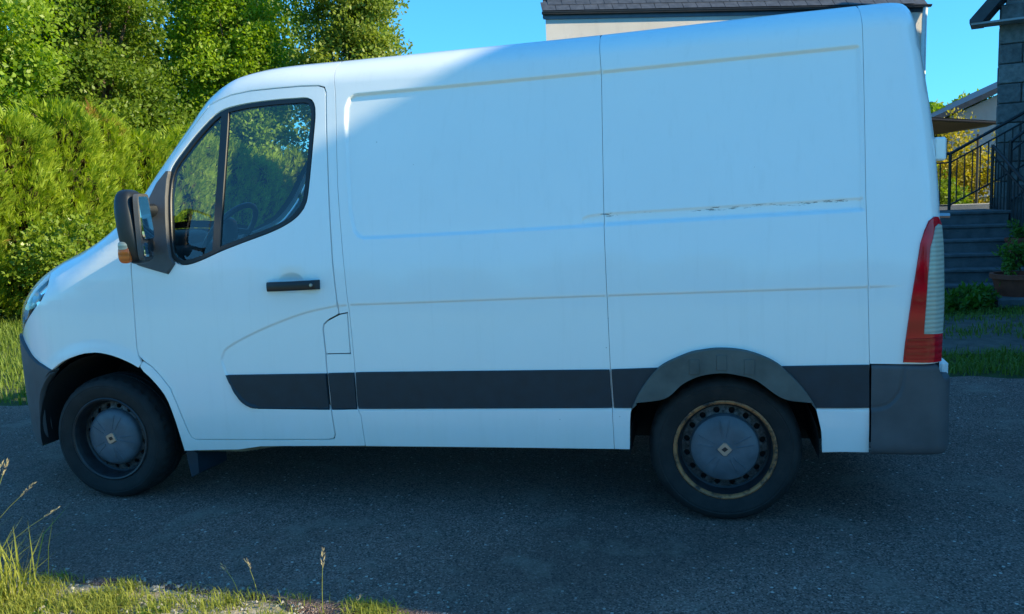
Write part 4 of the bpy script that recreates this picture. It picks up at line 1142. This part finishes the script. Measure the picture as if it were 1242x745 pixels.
def tree(nm, base, blobs, nleaf, lsize, mat, label, group=None, seed=1, trunk_h=2.5, tr=.12, cs=.5, clumps=70, aspect=.6, cat='tree', up=.1):
    r = np.random.default_rng(seed); root = empty(nm, base); b = np.array(base, float)
    tot = sum(q[3]*q[4]*q[5] for q in blobs); Q = []; KK = []
    for (dx, dy_, dz, rx, ry_, rz_) in blobs:
        m = int(nleaf*rx*ry_*rz_/tot); P, o, K = crown_points(m, b + (dx, dy_, dz), rx, ry_, rz_, r, int(clumps*max(.35, rx*ry_*rz_/tot*1.6)), cs)
        Q.append(leaf_quads(P, lsize, r, up, aspect, o*.8)); KK.append(K)
    fast_quads('crown', np.concatenate(Q), mat, root)
    K = np.concatenate(KK); t = MB(); top = b + np.array([blobs[0][0]*.6, blobs[0][1]*.6, max(q[2] for q in blobs)])
    path = [b + (0, 0, -.1), b + (.03, .02, trunk_h*.5), b + (.06, -.03, trunk_h), (b + (0, 0, trunk_h))*.4 + top*.6, top]
    t.tube(path, [tr*1.25, tr, tr*.85, tr*.5, tr*.12], 9)
    for k in K[r.permutation(len(K))[:min(26, len(K))]]:
        f = r.uniform(.25, .9); a = path[2]*(1-f) + top*f; a = a if k[2] > a[2] else path[2]*.8 + top*.2
        mid = (a+k)/2 + np.array([0, 0, .1]); t.tube([a, mid, k], [tr*.35, tr*.2, tr*.06], 5)
    t.build('trunk', M['bark'], root, True); tag(root, label, cat, group); return root
M['conifer'] = leaf_mat('conifer_spray', (.115, .20, .014), (.37, .47, .036), .38, .55, big=.9, dead=(.30, .17, .045))
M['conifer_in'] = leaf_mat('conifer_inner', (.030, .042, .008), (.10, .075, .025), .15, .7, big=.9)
M['leafA'] = leaf_mat('hornbeam_leaf', (.12, .225, .018), (.33, .45, .045), .46, .42, big=.6)
M['leafB'] = leaf_mat('dark_tree_leaf', (.075, .145, .018), (.23, .32, .038), .44, .42, big=.6)
M['leafC'] = leaf_mat('olive_tree_leaf', (.135, .195, .028), (.31, .38, .062), .44, .45, big=.6)
M['shrub'] = leaf_mat('shrub_leaf', (.10, .18, .015), (.26, .34, .036), .32, .36, big=1.2)
M['autumn'] = leaf_mat('golden_shrub_leaf', (.20, .21, .022), (.50, .38, .05), .40, .5, big=1.0)

# clipped conifer hedge: a wall of upswept sprays over a dark core; one bush every 1.1 m
def hedge_bush(x, y, w, h, d, n, seed, label):
    r = np.random.default_rng(seed); root = empty('conifer_hedge_bush', (x, y, 0))
    # points on a bulging, wavy front
    a = r.uniform(-1, 1, n); hz = r.random(n)**.9; th = r.uniform(0, 2*np.pi, n)
    px = np.cos(th); py = np.sin(th)
    prof = np.clip(1.0 - .20*np.maximum(0, hz-.6)/.4 - .5*np.maximum(0, hz-.93)/.07, .25, 1)
    lump = 1 + .10*np.sin(5*th + 9*hz + seed) + .09*np.sin(11*th - 14*hz + seed*1.7) + .07*np.sin(23*hz + 3*th)
    rad = prof*lump*(1 - .32*r.random(n)**2.2)
    C = np.stack([x + px*w*rad, y + py*d*rad, .05 + hz*h*(1 + .03*np.sin(7*th))], 1)
    out = np.stack([px, py, 0*px], 1)
    # each point carries a feathery spray of narrow leaflets
    k = 5; Q = []
    dirs = out*.75 + np.array([0, 0, 1.0])*.95 + r.normal(0, .35, (n, 3)); dirs /= np.linalg.norm(dirs, axis=1)[:, None]
    sd = np.cross(dirs, r.normal(0, 1, (n, 3))); sd /= np.linalg.norm(sd, axis=1)[:, None] + 1e-9
    L_ = (r.uniform(.08, .19, n)*(1 + .7*np.maximum(0, hz-.85)/.15*r.random(n)))[:, None]
    for i in range(k):
        f = (i - (k-1)/2)/((k-1)/2); dd = dirs + sd*f*.75; dd /= np.linalg.norm(dd, axis=1)[:, None]
        b0 = C - dirs*L_*.3 + dirs*L_*.25*(1-abs(f)); ln = L_*(1-.35*abs(f)); nn = np.cross(dd, sd); nn /= np.linalg.norm(nn, axis=1)[:, None] + 1e-9
        tw = sd*.8 + nn*r.uniform(-.6, .6, (n, 1)); tw /= np.linalg.norm(tw, axis=1)[:, None]
        w_ = ln*.085
        Q.append(np.stack([b0, b0 + dd*ln*.5 + tw*w_, b0 + dd*ln, b0 + dd*ln*.5 - tw*w_], 1))
    fast_quads('foliage', np.concatenate(Q), M['conifer'], root)
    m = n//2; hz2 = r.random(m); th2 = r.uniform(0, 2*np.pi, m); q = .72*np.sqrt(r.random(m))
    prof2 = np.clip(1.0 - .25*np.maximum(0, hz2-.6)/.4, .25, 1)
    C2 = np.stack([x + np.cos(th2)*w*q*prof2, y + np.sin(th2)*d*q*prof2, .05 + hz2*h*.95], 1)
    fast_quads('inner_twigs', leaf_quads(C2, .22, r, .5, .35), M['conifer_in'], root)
    t = MB(); t.tube([(x, y, -.05), (x+.02, y, h*.5), (x, y, h*.9)], [.07, .05, .015], 7); t.build('trunk', M['bark'], root, True)
    tag(root, label, 'hedge', 'conifer hedge across the lawn'); return root
HLab = 'yellow-green conifer bush in the clipped hedge across the lawn'
for i in range(15):
    y = 4.6 + 1.05*i; x = -7.75 + .12*math.sin(i*2.1); h = 3.22 + .20*math.sin(i*1.7) - .05*max(0, y-8.5)
    nn = 6000 if y < 11.5 else 3200
    hedge_bush(x, y, .85, h, .76, nn, 60+i, HLab)
# broadleaved shrubs at the foot of the hedge
for (x, y, rx, rz_, n, lab) in ((-6.25, 7.3, .75, .80, 5200, 'round leafy green shrub at the foot of the conifer hedge near the lawn corner'), (-6.3, 8.8, .8, .72, 4200, 'leafy shrub in front of the hedge just past the round one'), (-6.2, 10.6, .9, .75, 3600, 'leafy green shrub by the hedge behind the van bonnet')):
    tree('shrub', (x, y, 0), [(0, 0, rz_*.95, rx, .75, rz_)], n, .07, M['shrub'], lab, None, int(abs(y*100)), .4, .03, .24, 46, .65, 'shrub', .2)
# trees behind the hedge and across the back
TG = 'trees behind the hedge'
tree('broadleaf_tree', (-10.9, 10.6, 0), [(0, 0, 4.3, 2.0, 1.7, 2.6), (.2, 0, 7.0, 1.7, 1.5, 2.2), (-.2, -.3, 2.9, 1.5, 1.3, 1.4)], 72000, .10, M['leafA'], 'dense bright green tree rising over the hedge beside the darker tree', TG, 101, 2.2, .16, .52, 190)
tree('broadleaf_tree', (-11.2, 14.8, 0), [(0, 0, 4.6, 1.9, 1.6, 2.4), (.1, 0, 7.4, 1.8, 1.5, 2.3), (.8, .2, 3.6, 1.2, 1.0, 1.5)], 56000, .105, M['leafB'], 'darker open-crowned tree standing deep behind the hedge', TG, 102, 2.4, .17, .52, 150)
tree('broadleaf_tree', (-9.35, 17.6, 0), [(0, 0, 4.6, 1.85, 1.7, 2.5), (.1, 0, 7.0, 1.7, 1.5, 2.3), (.3, -.3, 3.0, 1.5, 1.3, 1.4)], 70000, .105, M['leafA'], 'full green tree behind the hedge above the van windscreen', TG, 103, 2.2, .16, .52, 180)
tree('broadleaf_tree', (-6.05, 18.2, 0), [(-.1, 0, 4.3, 1.62, 1.4, 2.2), (-.1, 0, 6.9, 1.50, 1.3, 2.3), (.1, -.2, 2.6, 1.5, 1.2, 1.4)], 66000, .105, M['leafC'], 'olive green tree with straight side standing above the van cab roof', TG, 104, 2.0, .15, .48, 170)
tree('broadleaf_tree', (-11.5, 21.5, 0), [(0, 0, 5.5, 2.8, 2.0, 3.0), (0, 0, 8.5, 2.2, 1.6, 2.2)], 34000, .19, M['leafB'], 'tall dark tree filling the gap behind the others', TG, 105, 3.0, .2, .75, 150)
tree('broadleaf_tree', (-15.8, 20.0, 0), [(0, 0, 5.5, 2.8, 2.0, 3.2), (0, 0, 9.0, 2.4, 1.8, 2.6)], 34000, .20, M['leafB'], 'tall dark tree farthest back behind the bright green one', TG, 111, 3.0, .2, .75, 150)
tree('broadleaf_tree', (-14.6, 12.0, 0), [(0, 0, 4.6, 2.3, 1.8, 2.8), (0, 0, 7.6, 1.9, 1.5, 2.2)], 26000, .17, M['leafA'], 'green tree beyond the end of the hedge row', TG, 106, 2.4, .16, .6, 80)
# far trees and shrubs past the steps
tree('broadleaf_tree', (11.35, 28.5, 0), [(0, 0, 3.75, .85, .9, .75), (.2, 0, 2.4, .8, .8, 1.0)], 7000, .16, M['leafA'], 'small tree top above the neighbour roof beyond the steps', None, 107, 2.2, .12, .42, 50)
tree('broadleaf_tree', (12.75, 29.0, 0), [(0, 0, 4.05, .55, .6, .75), (.2, 0, 2.6, .7, .7, 1.1)], 4000, .16, M['leafA'], 'slim pale tree top beside the roof slope beyond the steps', None, 108, 2.2, .1, .36, 34)
tree('shrub', (9.15, 18.4, 0), [(0, 0, 1.9, 1.5, 1.0, 1.15), (.6, 0, 1.2, 1.4, 1.0, 1.0)], 12000, .085, M['autumn'], 'golden-tipped shrub in sunlight behind the stair railing', None, 109, .7, .05, .30, 90, .6, 'shrub')
tree('shrub', (8.0, 15.6, 0), [(0, 0, .95, .75, .6, .75)], 5200, .085, M['shrub'], 'sunlit pale green shrub seen between the railing balusters', None, 110, .4, .04, .26, 46, .6, 'shrub')
# unseen shrubs added behind the camera: dark paint reflections, less low sky light
for i in range(9):
    x = -11 + 2.9*i; hgt = 1.3 + .35*math.sin(i*1.9)
    tree('unseen_shrub', (x, -14.5 + .6*math.sin(i*2.7), 0), [(0, 0, hgt, 1.5, .9, hgt)], 2600, .26, M['leafB'], 'unseen leafy shrub added behind the camera to darken reflections in the van side', 'unseen shrubs added for reflections', 400+i, .5, .06, .5, 40, .6, 'shrub', .2)
# ---------------------------------------------------------------- house behind the van
def stucco(name, col, col2):
    m, nt, bs = nmat(name); n = noise(nt, 1.2, 6, .6); n2 = noise(nt, 90, 4, .7); n3 = noise(nt, 7, 5, .6, vec_scale=(1, 1, .15))
    c = mixc(nt, mapr(nt, n.outputs[0], .3, .7), col, col2); c = mixc(nt, mapr(nt, n3.outputs[0], .55, .8, 0, .3), c, tuple(q*.6 for q in col))
    L(nt, c, bs.inputs['Base Color']); bs.inputs['Roughness'].default_value = .92; bump(nt, n2.outputs[0], bs, .006); return m
M['render'] = stucco('cream_render', (.62, .57, .52), (.70, .65, .60))
M['render2'] = stucco('grey_render', (.34, .34, .34), (.40, .40, .40))
M['slate'] = simple('slate', (.055, .060, .072), .5, var=.35, vs=9)
M['slate2'] = simple('slate_far', (.045, .048, .056), .55, var=.3, vs=6)
M['zinc'] = simple('zinc_gutter', (.10, .11, .13), .4, metal=.6)
M['whitepvc'] = simple('white_pvc', (.76, .77, .78), .4)
M['granite'] = simple('granite_block', (.21, .21, .205), .85, var=.3, vs=14, bmp=.012, bs_scale=30)
M['mortar'] = simple('mortar', (.30, .30, .29), .95, var=.15)
M['concrete'] = simple('step_concrete', (.10, .105, .11), .9, var=.3, vs=6, bmp=.004, bs_scale=60)
M['iron'] = simple('black_iron', (.010, .011, .013), .45)
M['pot'] = simple('terracotta', (.22, .055, .03), .8, var=.25, vs=9)
M['windowglass'] = simple('dark_window_glass', (.02, .025, .03), .05)
class Frame:
    """local axes of a house: u along the front, v inward, z up"""
    def __init__(s, o, ang): s.o = np.array(o, float); s.u = np.array([math.cos(ang), math.sin(ang), 0]); s.v = np.array([-math.sin(ang), math.cos(ang), 0]); s.a = ang
    def p(s, a, b, z): return s.o + s.u*a + s.v*b + np.array([0, 0, z])
    def box(s, mb, u0, u1, v0, v1, z0, z1, bev=0.0): return mb.box(s.p((u0+u1)/2, (v0+v1)/2, (z0+z1)/2), (u1-u0, v1-v0, z1-z0), rot_z(s.a), bev)
A = Frame((.46, 11.56, 0), math.radians(16.6)); LEN = 7.15; EZ = 4.86
house = empty('cream_house', tuple(A.p(LEN/2, 0, 0))); tag(house, 'cream rendered house with slate roof and dark gutter behind the van', 'house')
mb = MB(); mb.prism([(0, 0), (LEN, 0), (LEN, 5.4), (.80, 5.4)], lambda u, v: A.p(u, v, EZ), lambda u, v: A.p(u, v, 0)); mb.build('wall', M['render'], house)
DP = 5.4; RZ = EZ + 2.7*math.tan(math.radians(42))
mb = MB(); ov = .015
mb.prism([(-ov, EZ - ov*.9), (2.7, RZ), (DP+ov, EZ - ov*.9), (DP+ov, EZ-ov*.9-.12), (2.7, RZ-.14), (-ov, EZ-ov*.9-.12)], lambda v, z: A.p(-.05 + max(0, v)*.15, v, z), lambda v, z: A.p(LEN+.05, v, z))
roof = mb.build('roof', M['slate'], house)
mb = MB(); mb.prism([(0, EZ), (2.7, RZ-.12), (5.4, EZ)], lambda v, z: A.p(.02 + max(0, v)*.15, v, z), lambda v, z: A.p(.20 + max(0, v)*.15, v, z)); mb.build('gable', M['render'], house)
mb = MB(); mb.prism([(0, EZ), (2.7, RZ-.12), (5.4, EZ)], lambda v, z: A.p(LEN-.2, v, z), lambda v, z: A.p(LEN-.02, v, z)); mb.build('gable', M['render'], house)
# slates of the lower courses, each its own piece
sl = math.radians(42); ns = np.array(A.v*(-math.sin(sl)) + np.array([0, 0, math.cos(sl)])); ds = np.array(A.v*math.cos(sl) + np.array([0, 0, math.sin(sl)]))
proto = None
for row in range(7):
    for k in range(31):
        u = -.06 + .26*k + (.13 if row % 2 else 0)
        if u > LEN - .20: continue
        if row > 0 and False: continue
        c = A.p(u + .125, -ov, EZ - ov*.9) + ds*(.15 + .19*row) + ns*.014
        if proto is None:
            b = MB(); b.box((0, 0, 0), (.250, .30, .009)); proto = mesh_data('slate', np.array(b.V), b.F, M['slate'])
        o = bpy.data.objects.new('slate', proto); COL.objects.link(o); o.parent = roof
        o.location = Vector(c) - wloc(roof); o.rotation_euler = (sl - math.radians(2.2) + random.uniform(-.008, .008), 0, A.a)
mb = MB(); n = 10
gp = [(-ov-.005 - .055 + .055*math.cos(a), EZ-ov*.9 - .02 + .045*math.sin(a)) for a in np.linspace(math.pi, 2*math.pi, n)]
mb.prism(gp + [(-ov-.012, EZ-ov*.9-.015), (-ov-.07, EZ-ov*.9-.015)], lambda v, z: A.p(-.07, v, z), lambda v, z: A.p(LEN+.07, v, z)); mb.build('gutter', M['zinc'], house, True)
mb = MB(); A.box(mb, -.04, LEN+.04, -.018, -.002, EZ-.15, EZ-.03); mb.build('fascia', M['zinc'], house)
mb = MB(); mb.tube([A.p(LEN-.02, -ov-.04, EZ-.08), A.p(LEN-.06, -.09, EZ-.3), A.p(LEN-.06, -.06, .05)], .045, 10); mb.build('downpipe', M['whitepvc'], house, True)
for u0, u1, z0, z1 in ((1.2, 2.3, .95, 2.2), (4.0, 5.1, .95, 2.2), (5.9, 6.8, 0, 2.1)):
    b = MB(); A.box(b, u0, u1, -.03, .02, z0, z1); w_ = b.build('window' if z0 > .1 else 'door', M['whitepvc'], house)
    b = MB(); A.box(b, u0+.07, (u0+u1)/2-.03, -.035, -.02, z0+.07, z1-.07); A.box(b, (u0+u1)/2+.03, u1-.07, -.035, -.02, z0+.07, z1-.07); b.build('pane', M['windowglass'], w_)

# ---------------------------------------------------------------- stone house on the right: corner in view, long wing towards the street
B = Frame((7.74, 10.8, 0), math.radians(-19))
sh_ = empty('stone_house', (10.9, 12.2, 0)); tag(sh_, 'grey granite-cornered house with deep eaves beside the steps', 'house')
mb = MB(); B.box(mb, .05, 6.4, .05, 2.9, 0, 4.15); mb.build('wall', M['mortar'], sh_)
M['granite2'] = simple('granite_block_dark', (.15, .15, .15), .85, var=.3, vs=14, bmp=.012, bs_scale=30)
# blocks: front face and left face
hz = .30
for row in range(14):
    z0 = .01 + hz*row
    u = 0.0; k = 0; first = .52 if row % 2 == 0 else .30
    while u < 2.6:
        w_ = first if k == 0 else random.uniform(.38, .55); th = random.uniform(.0, .014) + (.02 if k == 0 else 0)
        b = MB(); B.box(b, u+.006 - (.02 if k == 0 else 0), u+w_-.006, -.03-th, .20, z0+.006, z0+hz-.006, .012)
        b.build('stone_block', M['granite' if random.random() < .6 else 'granite2'], sh_); u += w_; k += 1
    v = .205; k = 0
    while v < 2.7:
        w_ = (.30 if row % 2 == 0 else .52) if k == 0 else random.uniform(.38, .55)
        b = MB(); B.box(b, -.03-random.uniform(0, .014), .20, v+.006, min(v+w_, 2.9)-.006, z0+.006, z0+hz-.006, .012)
        b.build('stone_block', M['granite' if random.random() < .6 else 'granite2'], sh_); v += w_; k += 1
# roof: deep eaves, ridge along the front; the eaves' soffit is pale
def gable_roof(name, parent, x0, x1, y0, y1, ez, rz_, axis, mat, ov=.38, th=.14, soffit=None):
    b = MB()
    if axis == 'x':
        mid = (y0+y1)/2; sl_ = (rz_-ez)/(mid-y0)
        pr = [(y0-ov, ez-ov*sl_), (mid, rz_), (y1+ov, ez-ov*sl_), (y1+ov, ez-ov*sl_-th), (mid, rz_-th*1.2), (y0-ov, ez-ov*sl_-th)]
        b.prism(pr, lambda a, z: (x0-ov, a, z), lambda a, z: (x1+ov, a, z))
    else:
        mid = (x0+x1)/2; sl_ = (rz_-ez)/(mid-x0)
        pr = [(x0-ov, ez-ov*sl_), (mid, rz_), (x1+ov, ez-ov*sl_), (x1+ov, ez-ov*sl_-th), (mid, rz_-th*1.2), (x0-ov, ez-ov*sl_-th)]
        b.prism(pr, lambda a, z: (a, y0-.05, z), lambda a, z: (a, y1+ov, z))
    return b.build(name, mat, parent)
# the part over the corner: ridge parallel to the drive's end, high enough to shade the cream wall
b = MB(); y0, y1 = 10.8, 13.65
b.prism([(-.42, 3.98), (2.85, 7.75), (6.6, 4.1), (6.6, 3.96), (2.85, 7.58), (-.25, 3.93), (-.42, 3.93)], lambda u, z: B.p(u, -.42, z), lambda u, z: B.p(u, .22, z)); b.build('roof', M['slate2'], sh_)
b = MB(); b.prism([(.04, 4.46), (2.85, 7.74), (6.6, 4.09), (6.6, 3.95), (2.85, 7.57), (.04, 4.30)], lambda u, z: B.p(u, .223, z), lambda u, z: B.p(u, 3.1, z)); b.build('roof', M['slate2'], sh_)
b = MB(); b.prism([(.06, 4.15), (.06, 4.34), (2.85, 7.5), (6.34, 4.17), (6.34, 4.15)], lambda u, z: B.p(u, .07, z), lambda u, z: B.p(u, .25, z)); b.build('gable', M['render2'], sh_)
b = MB(); b.prism([(-.40, 3.93), (-.40, 3.90), (.9, 3.90), (.9, 3.93)], lambda u, z: B.p(u, -.41, z), lambda u, z: B.p(u, -.04, z)); b.build('soffit', M['render2'], sh_)
# long wing standing between the sun and the drive
wing = empty('grey_wing', (11, 4.5, 0)); tag(wing, 'long grey rendered wing with slate roof joined to the stone house, facing the drive', 'house')
b = MB(); b.box((11.2, 4.32, 2.05), (5.2, 11.50, 4.1)); b.build('wall', M['render2'], wing)
xr_ = 11.2; zr_ = 1.163 + .5*xr_
b = MB(); b.prism([(8.3, 3.95), (xr_, zr_), (14.1, 3.95), (14.1, 3.82), (xr_, zr_-.16), (8.3, 3.82)], lambda x, z: (x, -1.46, z), lambda x, z: (x, 10.0, z)); b.build('roof', M['slate2'], wing)
b = MB(); b.prism([(8.6, 4.1), (8.62, 4.16), (xr_, zr_-.16), (13.78, 4.16), (13.8, 4.1)], lambda x, z: (x, -1.43, z), lambda x, z: (x, -1.26, z)); b.build('gable', M['render2'], wing)
for yy in (1.2, 4.6):
    b = MB(); b.box((8.585, yy, 1.75), (.06, 1.1, 1.3)); w_ = b.build('window', M['whitepvc'], wing)
    b = MB(); b.box((8.56, yy-.26, 1.75), (.03, .46, 1.16)); b.box((8.56, yy+.26, 1.75), (.03, .46, 1.16)); b.build('pane', M['windowglass'], w_)

# ---------------------------------------------------------------- garden steps
st_ = empty('garden_steps', (6.7, 8.6, 0)); tag(st_, 'dark concrete garden steps climbing to the landing behind the van', 'steps')
for k in range(6):
    b = MB(); zt_ = .182*(k+1); y0_ = 7.95 + .27*k
    b.box((6.72, (y0_+10.4)/2, zt_/2 - .012), (1.42, 10.4-y0_, zt_-.024)); o_ = b.build('riser', M['concrete'], st_)
    b = MB(); b.box((6.72, y0_+.13, zt_-.012), (1.48, .31, .045), bev=.01); b.build('step', M['concrete'], st_)
b = MB(); b.box((6.72, 10.0, 1.06), (1.5, .85, .08), bev=.01); b.build('landing', M['concrete'], st_)
# upper flight along the stone wall
for k in range(5):
    b = MB(); b.box((7.55+.27*k+.6, 10.05, (1.09+.18*(k+1))/2), (1.2, .85, 1.09+.18*(k+1))); b.build('step', M['concrete'], st_)
def railing(nm, label, path, h, nbal, base_h=.08, grp=None, r=.018):
    root = empty(nm, tuple(path[0])); P = [np.array(q, float) for q in path]
    up = np.array([0, 0, 1.0])
    t = MB(); t.tube([q + up*h for q in P], r*1.35, 8); t.build('handrail', M['iron'], root, True)
    t = MB(); t.tube([q + up*base_h for q in P], r*.8, 6); t.build('bottom_rail', M['iron'], root, True)
    t = MB(); t.tube([q + up*(h-.14) for q in P], r*.8, 6); t.build('upper_rail', M['iron'], root, True)
    for q in P: t = MB(); t.tube([q - up*.02, q + up*(h+.02)], r*1.3, 8); t.build('post', M['iron'], root, True)
    ln = [np.linalg.norm(P[i+1]-P[i]) for i in range(len(P)-1)]; tot = sum(ln)
    for k in range(1, nbal):
        d = tot*k/nbal; i = 0
        while d > ln[i]: d -= ln[i]; i += 1
        q = P[i] + (P[i+1]-P[i])*d/ln[i]; t = MB(); t.tube([q + up*base_h, q + up*(h-.14)], r*.55, 6); t.build('baluster', M['iron'], root, True)
    tag(root, label, 'railing', grp); return root
railing('stair_railing', 'black iron railing rising along the far side of the upper steps', [(6.05, 10.42, 1.09), (6.95, 10.42, 1.09), (8.6, 10.42, 2.0)], .88, 22)
railing('stair_railing', 'black iron railing in front of the granite corner beside the flower pots', [(7.50, 10.25, 1.10), (7.50, 8.10, .20)], .95, 16)
railing('stair_railing', 'black iron railing of the porch above the flower pots', [(7.52, 9.58, 1.12), (8.55, 9.58, 1.95)], .95, 9)
# planters
def pot(x, y, r0, r1, h, label, z=0.0, grp=None):
    root = empty('flower_pot', (x, y, z)); b = MB(); b.lathe([(.001, 0), (r0, 0), (r1*.97, h*.8), (r1*1.06, h*.8), (r1*1.06, h), (r1*.93, h), (r1*.9, h*.82), (.001, h*.82)], (x, y, z), 28, 'z'); b.build('pot', M['pot'], root, True, 30)
    tag(root, label, 'pot', grp); return root
def pot_plant(x, y, z, rx, rz_, n, label, seed, ls=.06):
    tree('pot_plant', (x, y, z), [(0, 0, rz_*.9, rx, rx, rz_)], n, ls, M['weed'], label, None, seed, .08, .008, rx*.5, 20, .5, 'plant', .3)
pot(6.98, 7.50, .24, .31, .28, 'wide terracotta pot on the ground at the foot of the steps', .10)
pot_plant(6.93, 7.50, .34, .20, .26, 900, 'leafy green plant in the wide terracotta pot', 201)
pot(7.26, 8.45, .11, .14, .20, 'small terracotta pot on a step beside the railing', .56)
pot_plant(7.26, 8.45, .72, .12, .14, 300, 'small plant in the pot on the step', 202, .05)
b = MB(); b.box((7.15, 7.50, .045), (1.0, .66, .13), bev=.02); tag(b.build('stone_slab', M['concrete']), 'low concrete slab under the wide terracotta pot', 'slab')
for i, (x, y, rx, rz_, n, lab) in enumerate(((6.15, 7.05, .26, .13, 700, 'clump of dark weeds against the bottom step'), (6.45, 7.25, .24, .14, 800, 'broad clump of weeds in the middle of the bottom step'), (5.75, 6.75, .25, .15, 700, 'low weed clump on the edge of the dirt path'))):
    tree('weed_clump', (x, y, 0), [(0, 0, rz_*.8, rx, rx*.7, rz_)], n, .09, M['weed'], lab, None, 300+i, .06, .006, .12, 20, .35, 'plant', .6)
# dark canopy, neighbour's roof and wall beyond
cn = empty('awning', (8.4, 15.0, 0)); tag(cn, 'dark flat fabric awning beyond the steps', 'awning')
M['canvas'] = simple('dark_canvas', (.014, .013, .013), .85)
b = MB(); b.add([(7.6, 14.6, 2.86), (8.95, 14.6, 2.70), (9.3, 16.4, 2.74), (7.7, 16.4, 2.56), (7.6, 14.6, 2.82), (8.95, 14.6, 2.66), (9.3, 16.4, 2.70), (7.7, 16.4, 2.52)], [(0, 1, 2, 3), (7, 6, 5, 4), (0, 4, 5, 1), (1, 5, 6, 2), (2, 6, 7, 3), (3, 7, 4, 0)]); b.build('canopy', M['canvas'], cn)
b = MB(); b.tube([(7.60, 14.58, 2.80), (8.97, 14.58, 2.65)], .03, 8); b.build('front_bar', M['iron'], cn, True)
for q in ((7.75, 16.3), (9.1, 16.3)): b = MB(); b.tube([(*q, 0), (*q, 2.55)], .03, 8); b.build('post', M['iron'], cn, True)
nb = empty('neighbour_house', (13.5, 27, 0)); tag(nb, 'distant neighbour house with dark sloping roof beyond the awning', 'house')
b = MB(); b.box((15.2, 26.5, 1.2), (7.6, 5, 2.4)); b.build('wall', M['render2'], nb)
b = MB(); b.prism([(8.0, 2.62), (15.2, 5.72), (21.0, 3.2), (21.0, 3.05), (15.2, 5.55), (8.0, 2.45)], lambda x, z: (x, 23.6, z), lambda x, z: (x, 29.4, z)); b.build('roof', M['slate2'], nb)
b = MB(); b.prism([(10.6, 2.4), (10.6, 3.5), (15.2, 5.5), (19, 3.9), (19, 2.4)], lambda x, z: (x, 24.0, z), lambda x, z: (x, 24.2, z)); b.build('gable', M['render2'], nb)
b = MB(); b.box((8.6, 13.95, .55), (5.2, .16, 1.1), bev=.01); tag(b.build('garden_wall', M['render2']), 'low grey garden wall behind the landing railing', 'wall')
